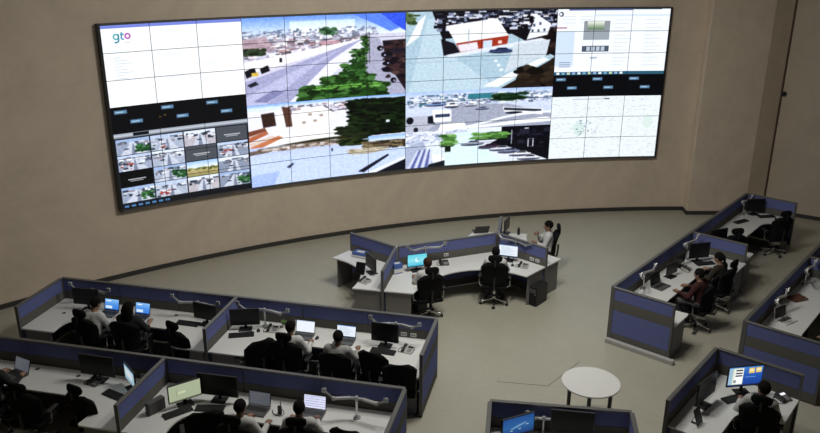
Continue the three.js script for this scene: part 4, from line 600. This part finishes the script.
// ---------------------------------------------------------------- people: smooth fields meshed on a grid
function meshField(f, lo, hi, cell) { // naive surface nets
  const n = [0, 1, 2].map(k => Math.ceil((hi[k] - lo[k]) / cell) + 2), [nx, ny, nz] = n, d = new Float32Array(nx * ny * nz), id = new Int32Array(nx * ny * nz).fill(-1), pos = [], idx = [];
  const I = (i, j, k) => (k * ny + j) * nx + i;
  for (let k = 0; k < nz; k++) for (let j = 0; j < ny; j++) for (let i = 0; i < nx; i++) d[I(i, j, k)] = f(lo[0] + (i - .5) * cell, lo[1] + (j - .5) * cell, lo[2] + (k - .5) * cell);
  const E = [[0, 1], [0, 2], [0, 4], [1, 3], [1, 5], [2, 3], [2, 6], [3, 7], [4, 5], [4, 6], [5, 7], [6, 7]];
  for (let k = 0; k < nz - 1; k++) for (let j = 0; j < ny - 1; j++) for (let i = 0; i < nx - 1; i++) {
    const v = []; let m = 0; for (let c = 0; c < 8; c++) { v[c] = d[I(i + (c & 1), j + (c >> 1 & 1), k + (c >> 2))]; if (v[c] < 0) m++; }
    if (m === 0 || m === 8) continue; let x = 0, y = 0, z = 0, q = 0;
    for (const [a, b] of E) if ((v[a] < 0) !== (v[b] < 0)) { const t = v[a] / (v[a] - v[b]); x += (a & 1) + t * ((b & 1) - (a & 1)); y += (a >> 1 & 1) + t * ((b >> 1 & 1) - (a >> 1 & 1)); z += (a >> 2) + t * ((b >> 2) - (a >> 2)); q++; }
    id[I(i, j, k)] = pos.length / 3; pos.push(lo[0] + (i + x / q - .5) * cell, lo[1] + (j + y / q - .5) * cell, lo[2] + (k + z / q - .5) * cell);
  }
  for (let k = 1; k < nz - 1; k++) for (let j = 1; j < ny - 1; j++) for (let i = 1; i < nx - 1; i++) {
    const s = d[I(i, j, k)] < 0, quad = (a, b, c, e) => { if (a < 0 || b < 0 || c < 0 || e < 0) return; s ? idx.push(a, b, c, a, c, e) : idx.push(a, c, b, a, e, c); };
    if (s !== d[I(i + 1, j, k)] < 0) quad(id[I(i, j - 1, k - 1)], id[I(i, j, k - 1)], id[I(i, j, k)], id[I(i, j - 1, k)]);
    if (s !== d[I(i, j + 1, k)] < 0) quad(id[I(i - 1, j, k - 1)], id[I(i - 1, j, k)], id[I(i, j, k)], id[I(i, j, k - 1)]);
    if (s !== d[I(i, j, k + 1)] < 0) quad(id[I(i - 1, j - 1, k)], id[I(i, j - 1, k)], id[I(i, j, k)], id[I(i - 1, j, k)]);
  }
  const g = new THREE.BufferGeometry(); g.setAttribute('position', new THREE.Float32BufferAttribute(pos, 3)); g.setIndex(idx); g.computeVertexNormals(); return g;
}
const smin = (a, b, k) => { const h = Math.max(k - Math.abs(a - b), 0) / k; return Math.min(a, b) - h * h * k * .25; };
const cone = (a, b, ra, rb) => { const bx = b[0] - a[0], by = b[1] - a[1], bz = b[2] - a[2], L = bx * bx + by * by + bz * bz || 1e-9; return (x, y, z) => { const px = x - a[0], py = y - a[1], pz = z - a[2], t = Math.max(0, Math.min(1, (px * bx + py * by + pz * bz) / L)); return Math.hypot(px - bx * t, py - by * t, pz - bz * t) - (ra + (rb - ra) * t); }; };
const ball = (c, r) => (x, y, z) => { const a = (x - c[0]) / r[0], b = (y - c[1]) / r[1], e = (z - c[2]) / r[2], k = Math.hypot(a, b, e); return (k - 1) * Math.min(r[0], r[1], r[2]); };
const blend = (fs, k) => (x, y, z) => { let d = 1e3; for (const f of fs) d = smin(d, f(x, y, z), k); return d; };
const boundsOf = (pts, pad) => [[0, 1, 2].map(k => Math.min(...pts.map(p => p[k])) - pad), [0, 1, 2].map(k => Math.max(...pts.map(p => p[k])) + pad)];
const add3 = (a, b, s = 1) => [a[0] + b[0] * s, a[1] + b[1] * s, a[2] + b[2] * s];
const unit = a => { const l = Math.hypot(...a); return a.map(v => v / l); };
const cross3 = (a, b) => [a[1] * b[2] - a[2] * b[1], a[2] * b[0] - a[0] * b[2], a[0] * b[1] - a[1] * b[0]];
function elbowOf(s, w, side, l1 = .28, l2 = .26) { const v = [w[0] - s[0], w[1] - s[1], w[2] - s[2]], d = Math.min(Math.hypot(...v), l1 + l2 - .005), u = unit(v), a = (l1 * l1 - l2 * l2 + d * d) / (2 * d), h = Math.sqrt(Math.max(0, l1 * l1 - a * a)); let b = [side * .55, -1, .25]; const k = b[0] * u[0] + b[1] * u[1] + b[2] * u[2]; b = unit(add3(b, u, -k)); return { e: add3(add3(s, u, a), b, h), w: add3(s, u, d) }; }
// lean: forward tilt of the trunk; hands: wrist targets [right, left]; yaw, nod: turn of the head
function person(label, [x, z], deg, { lean = .12, side = 0, hands = [[.2, .785, -.37], [-.2, .785, -.37]], yaw = 0, nod = .12, shirt, trousers = mat.darkGrey, skin, hair, hairStyle = 'short', sleeve = .92, scale = 1, fist = [0, 0] }) {
  const o = thing('person', label, 'person', [x, 0, z], -rad(deg)); o.scale.setScalar(scale);
  const pel = [0, .605, .05], up = [Math.sin(side), Math.cos(lean) * Math.cos(side), -Math.sin(lean)], T = t => add3(pel, up, t);
  const chest = T(.30), nb = T(.445), sh = [1, -1].map(s => add3(T(.40), [s * .175, 0, .01])), hip = [1, -1].map(s => [s * .09, .59, .02]), knee = [1, -1].map(s => [s * .15, .565, -.40]), ank = [1, -1].map(s => [s * .15, .1, -.34]), toe = [1, -1].map(s => [s * .165, .04, -.50]);
  const arms = [0, 1].map(i => elbowOf(sh[i], hands[i], i ? -1 : 1));
  const hc = add3(nb, [up[0] * .15, .15 * Math.cos(lean * .6), -.15 * Math.sin(lean * .6 + nod * .4) - .012]);
  const off = (a, v) => [a[0] + v[0], a[1] + v[1], a[2] + v[2]];
  const trunk = g => [cone(off(pel, [.055, 0, 0]), off(pel, [-.055, 0, 0]), .115 + g, .115 + g), cone(off(T(.06), [.05, 0, 0]), off(chest, [.075, 0, 0]), .105 + g, .112 + g), cone(off(T(.06), [-.05, 0, 0]), off(chest, [-.075, 0, 0]), .105 + g, .112 + g), cone(off(T(.39), [.13, 0, .01]), off(T(.39), [-.13, 0, .01]), .07 + g, .07 + g)];
  const legs = g => [0, 1].flatMap(i => [cone(hip[i], knee[i], .085 + g, .06 + g), cone(knee[i], ank[i], .058 + g, .038 + g)]);
  const arm = (g, cut = 1) => [0, 1].flatMap(i => { const { e, w } = arms[i], c = cut > .5 ? (cut - .5) * 2 : 0, f = cut > .5 ? 1 : cut * 2, ee = add3(sh[i], [e[0] - sh[i][0], e[1] - sh[i][1], e[2] - sh[i][2]], f), r = [cone(sh[i], ee, .054 + g, .054 - .012 * f + g)]; if (c > 0) r.push(cone(e, add3(e, [w[0] - e[0], w[1] - e[1], w[2] - e[2]], c), .042 + g, .042 - .014 * c + g)); return r; });
  const neck = cone(nb, add3(hc, [0, -.06, .02]), .056, .05);
  const pts = [pel, nb, ...sh, ...knee, ...ank, ...toe, ...arms.map(a => a.e), ...arms.map(a => a.w), hc];
  // skin: trunk and limbs, then head and hands on finer grids
  const foot = i => cone(add3(ank[i], [0, -.05, 0]), toe[i], .04, .032);
  const skinGeo = [meshField(blend([...trunk(-.012), ...legs(-.01), ...arm(-.004), neck, foot(0), foot(1)], .05), ...boundsOf(pts, .16), .019)];
  const cy = Math.cos(yaw), sy = Math.sin(yaw), cn = Math.cos(nod), sn = Math.sin(nod);
  const toHead = (x, y, z) => { x -= hc[0]; y -= hc[1]; z -= hc[2]; const X = x * cy - z * sy, Z = x * sy + z * cy; return [X, y * cn - Z * sn, y * sn + Z * cn]; }; // nod > 0 looks down
  const skull = ball([0, .022, .012], [.076, .094, .094]), jaw = ball([0, -.055, -.028], [.056, .062, .062]), nose = cone([0, .005, -.084], [0, -.03, -.104], .009, .014), brow = cone([.035, .026, -.074], [-.035, .026, -.074], .014, .014), lips = cone([.018, -.062, -.083], [-.018, -.062, -.083], .008, .008), ear = s => ball([s * .078, -.005, .012], [.012, .032, .02]), socket = s => ball([s * .031, .004, -.092], [.018, .012, .016]);
  const headF = (x, y, z) => { const [a, b, c] = toHead(x, y, z); let d = smin(skull(a, b, c), jaw(a, b, c), .05); d = smin(d, brow(a, b, c), .02); d = smin(d, nose(a, b, c), .015); d = smin(d, lips(a, b, c), .012); d = Math.max(d, -socket(1)(a, b, c), -socket(-1)(a, b, c)); d = smin(d, ear(1)(a, b, c), .008); d = smin(d, ear(-1)(a, b, c), .008); return smin(d, neck(x, y, z), .03); };
  skinGeo.push(meshField(headF, add3(hc, [-.12, -.16, -.15]), add3(hc, [.12, .14, .14]), .008));
  for (const i of [0, 1]) {
    const { e, w } = arms[i], s = i ? -1 : 1, fw = unit([w[0] - e[0], (w[1] - e[1]) * .2, w[2] - e[2]]), sd = unit(cross3(fw, [0, 1, 0])), upv = cross3(sd, fw), L = (f, r, u) => [w[0] + fw[0] * f + sd[0] * r + upv[0] * u, w[1] + fw[1] * f + sd[1] * r + upv[1] * u, w[2] + fw[2] * f + sd[2] * r + upv[2] * u], curl = fist[i] ? 1 : .35;
    const fs = [cone(L(-.03, 0, 0), L(.02, 0, 0), .026, .027), cone(L(.02, -.022, 0), L(.08, -.03, 0), .017, .015), cone(L(.02, .022, 0), L(.08, .026, 0), .017, .014), cone(L(.02, 0, 0), L(.085, 0, .003), .019, .016)], fing = [];
    [[-.03, .072], [-.011, .08], [.009, .075], [.027, .06]].forEach(([r, len]) => { const rr = s * r, k0 = L(.085, rr, 0), k1 = L(.085 + len * .45 * (1 - curl * .3), rr * 1.1, -len * .45 * curl), k2 = L(.085 + len * (.78 - curl * .62), rr * 1.12, -len * (.3 + curl * .65)); fing.push(cone(k0, k1, .0095, .0085), cone(k1, k2, .0085, .007)); });
    const t0 = L(.025, -s * .03, -.004), t1 = L(.06, -s * .055, -.012), t2 = L(.09, -s * .052, -.024); fing.push(cone(t0, t1, .0115, .0095), cone(t1, t2, .0095, .008));
    const palm = blend(fs, .02), F = (x, y, z) => { let d = palm(x, y, z), q = 1e3; for (const f of fing) q = Math.min(q, f(x, y, z)); return smin(d, q, .006); };
    skinGeo.push(meshField(F, ...boundsOf([L(-.04, 0, 0), L(.17, -.06, .03), L(.17, .06, -.1), L(-.04, .06, -.06)], .035), .006));
  }
  part('body', skinGeo.map(g => { const k = g.toNonIndexed(); k.setAttribute('uv', new THREE.BufferAttribute(new Float32Array(k.attributes.position.count * 2), 2)); return k; }), skin, o);
  const cutLow = .555; const top = blend([...trunk(.008), ...arm(.012, sleeve)], .05);
  part('shirt', metric(meshField((x, y, z) => Math.max(top(x, y, z), cutLow - y), ...boundsOf([pel, nb, ...sh, ...arms.map(a => a.e), ...arms.map(a => a.w)], .16), .017)), shirt, o);
  const low = blend([cone([.06, .605, .05], [-.06, .605, .05], .118, .118), ...legs(.008)], .05);
  part('trousers', meshField((x, y, z) => Math.max(low(x, y, z), y - .66, .09 - y), ...boundsOf([pel, ...knee, ...ank, ...hip], .15), .02), trousers, o);
  for (const i of [0, 1]) part('shoe', meshField(blend([cone([ank[i][0], .05, ank[i][2] + .02], [toe[i][0], .04, toe[i][2]], .048, .04), cone([ank[i][0], .05, ank[i][2]], [ank[i][0], .1, ank[i][2]], .046, .044)], .03), ...boundsOf([toe[i], [ank[i][0], .0, ank[i][2] + .06], ank[i]], .06), .014), mat.black, o);
  const cap = ball([0, .028, .016], [.088, .104, .106]), face = ball([0, -.055, -.115], [.086, .105, .082]);
  const fall = hairStyle === 'long' ? blend([ball([.0, -.03, .06], [.1, .13, .07]), ball([0, -.16, .09], [.115, .17, .05])], .05) : hairStyle === 'tail' ? blend([ball([0, .03, .115], [.035, .04, .035]), cone([0, .01, .13], [0, -.17, .14], .03, .018)], .03) : null;
  const hairF = (x, y, z) => { const [a, b, c] = toHead(x, y, z); let d = cap(a, b, c); d = Math.max(d, -.035 - b - c * .75); if (fall) d = smin(d, fall(a, b, c), .03); d = Math.max(d, -face(a, b, c)); return d + .0025 * Math.sin(a * 160 + b * 40) * Math.sin(c * 120); };
  part('hair', meshField(hairF, add3(hc, [-.16, hairStyle === 'short' ? -.14 : -.36, -.16]), add3(hc, [.16, .16, .2]), .009), hair, o);
  for (const s of [1, -1]) { const [a, b, c] = [s * .031, .004, -.079], Z1 = -b * sn + c * cn, Y1 = b * cn + c * sn; const p = [hc[0] + a * cy + Z1 * sy, hc[1] + Y1, hc[2] - a * sy + Z1 * cy]; const e = part('eye', new THREE.SphereGeometry(.0115, 12, 8).translate(...p), mat.white, o); const q = unit([-sy * 1, -sn, -cy]); part('iris', new THREE.SphereGeometry(.0055, 10, 8).translate(p[0] + q[0] * .008, p[1] + q[1] * .008, p[2] + q[2] * .008), mat.gloss, e); }
  return o;
}
const skinA = M(.36, .21, .14, .55), skinB = M(.27, .15, .10, .55), hairBlack = matte(.009, .008, .008), hairBrown = matte(.05, .026, .018);
const cloth = (r, g, b) => M(r, g, b, .9, { map: clothGrain });
const shirtWhite = cloth(.80, .80, .79), shirtGrey = cloth(.52, .51, .50), shirtDark = cloth(.025, .024, .028), shirtRed = cloth(.06, .014, .014), shirtTan = cloth(.04, .033, .026), jean = cloth(.03, .035, .06);
const shirtStripe = new THREE.MeshStandardMaterial({ roughness: .9, map: grainTexture(64, (u) => (u * 64) % 8 < 5 ? [.80, .80, .79] : [.60, .60, .61], 5) });
// the head's pixel gives the seat: the head is at height h and reach m in front of the seat's middle
const under = (px, py, deg, h = 1.2, m = .06) => { const [x, z] = at(px, py, h); return [x - Math.sin(rad(deg)) * m, z + Math.cos(rad(deg)) * m]; };
function sitter(personLabel, chairLabel, px, py, deg, look, headrest = true, reach = .06, h = 1.2, chairTurn = 0) { const p = under(px, py, deg, h, reach); person(personLabel, p, deg, look); chair(chairLabel, p, deg + chairTurn, headrest); }

sitter('person in a white shirt typing at the cyan screen of the central island', 'black chair of the person at the cyan screen', 427, 262.5, -16, { shirt: shirtWhite, skin: skinB, hair: hairBrown, yaw: .3, lean: .2, sleeve: .4 }, true, .1);
sitter('person in a white shirt at the bright page on the central island', 'black chair of the person at the bright page', 496, 251.5, 8, { shirt: shirtWhite, skin: skinB, hair: hairBlack, lean: .1 });
sitter('person in a white shirt at the right end of the island, hand at the chin', 'black chair at the right end of the island, seen from its side', 545.5, 225.5, -82, { shirt: shirtWhite, skin: skinB, hair: hairBlack, lean: .0, nod: .05, sleeve: .8, hands: [[.05, 1.0, -.2], [-.08, .8, -.25]], fist: [1, 1] }, true, .03);
sitter('person in white sleeves leaning towards a plain blue laptop', 'black chair behind the white-sleeved worker', 96, 304, 22, { shirt: shirtWhite, skin: skinA, hair: hairBlack, lean: .34, nod: .3 }, true, .16, 1.16);
sitter('person with long black hair and dark clothes at the rear left desk', 'black chair behind the long-haired worker', 129, 307.5, 10, { shirt: shirtDark, skin: skinA, hair: hairBlack, hairStyle: 'long', lean: .16, sleeve: .6 }, false);
sitter('person in a white shirt at the blank white laptop', 'black chair of the worker at the blank white laptop', 291, 326.5, 16, { shirt: shirtWhite, skin: skinB, hair: hairBlack, lean: .14, hands: [[.24, .785, -.33], [-.12, .785, -.38]] });
sitter('person in a grey shirt at the laptop with a page of text', 'black chair of the worker at the page of text', 338, 337, 12, { shirt: shirtGrey, skin: skinB, hair: hairBlack, lean: .2, hands: [[.26, .84, -.36], [-.16, .785, -.36]], sleeve: .85 }, false);
sitter('person in a white shirt at the dim grey laptop by the radio', 'black chair of the worker at the dim grey laptop', 241.5, 405.5, 16, { shirt: shirtWhite, skin: skinB, hair: hairBlack, lean: .1, hands: [[.27, .785, -.3], [-.1, .785, -.38]] });
sitter('person in a white shirt at the laptop with lines of text', 'black chair of the worker at the lines of text', 299.5, 407, 2, { shirt: shirtWhite, skin: skinB, hair: hairBlack, lean: .12 });
sitter('person in dark red sleeves at the near right desk', 'black chair of the worker in dark red sleeves', 700, 274, -46, { shirt: shirtRed, skin: skinB, hair: hairBlack, lean: .2, sleeve: .9 });
sitter('person with tied black hair and a dark top facing the monitor by the divider', 'black chair of the worker facing the big monitor by the right divider', 720, 257.5, -42, { shirt: shirtTan, skin: skinA, hair: hairBlack, hairStyle: 'tail', lean: .22 });
sitter('person in a pale striped shirt at the bright blue desktop', 'black chair of the striped-shirt worker', 764, 387.5, 27, { shirt: shirtStripe, skin: skinB, hair: hairBlack, lean: .12, yaw: .7, hands: [[.14, .785, -.36], [-.3, .785, -.28]] });
sitter('person in a white top at the outer right desk, mostly out of view', 'black chair at the outer right desk', 850, 319, -52, { shirt: shirtWhite, skin: skinB, hair: hairBlack, lean: .15 }, false);
sitter('person at the outermost end of the front left desks beside the grey laptop', 'black chair at the outermost end of the front left desks', -8, 360, 20, { shirt: shirtDark, skin: skinA, hair: hairBlack, lean: .2, yaw: -.6 }, false);

chair('empty black chair turned to the monitor left of the rear divider', seatFrom(171, 325, 1.18, .28, 32), 32);
chair('empty black chair turned to the long keyboard right of the rear divider', seatFrom(262, 341, 1.06, .28, -38), -38, false);
chair('empty black chair beside the worker at the page of text', seatFrom(370, 353, 1.06, .28, 26), 26, false);
chair('empty black chair nearest the grey laptop of the front left desks', seatFrom(15.5, 387.5, 1.18, .28, 10), 10);
chair('empty black chair turned to the keyboard left of the front divider', seatFrom(73, 389, 1.18, .28, 26), 26);
chair('empty black chair turned to the pale green sheet monitor', seatFrom(204, 413, 1.06, .28, -20), -20, false);
chair('empty black chair before the bare monitor arm', seatFrom(345, 431, 1.06, .28, 20), 20, false);
chair('empty black chair behind the divider of the far right desk', seatFrom(738.5, 231, 1.18, .28, -6), -6);
chair('empty black chair standing out in the aisle by the far right desk', seatFrom(787, 213.5, 1.18, .28, -12), -12);
chair('empty black low-backed chair beside the end partition of the rear left desks', seatFrom(399, 366, 1.06, .28, 2), 2, false);
renderer.render(scene, camera);
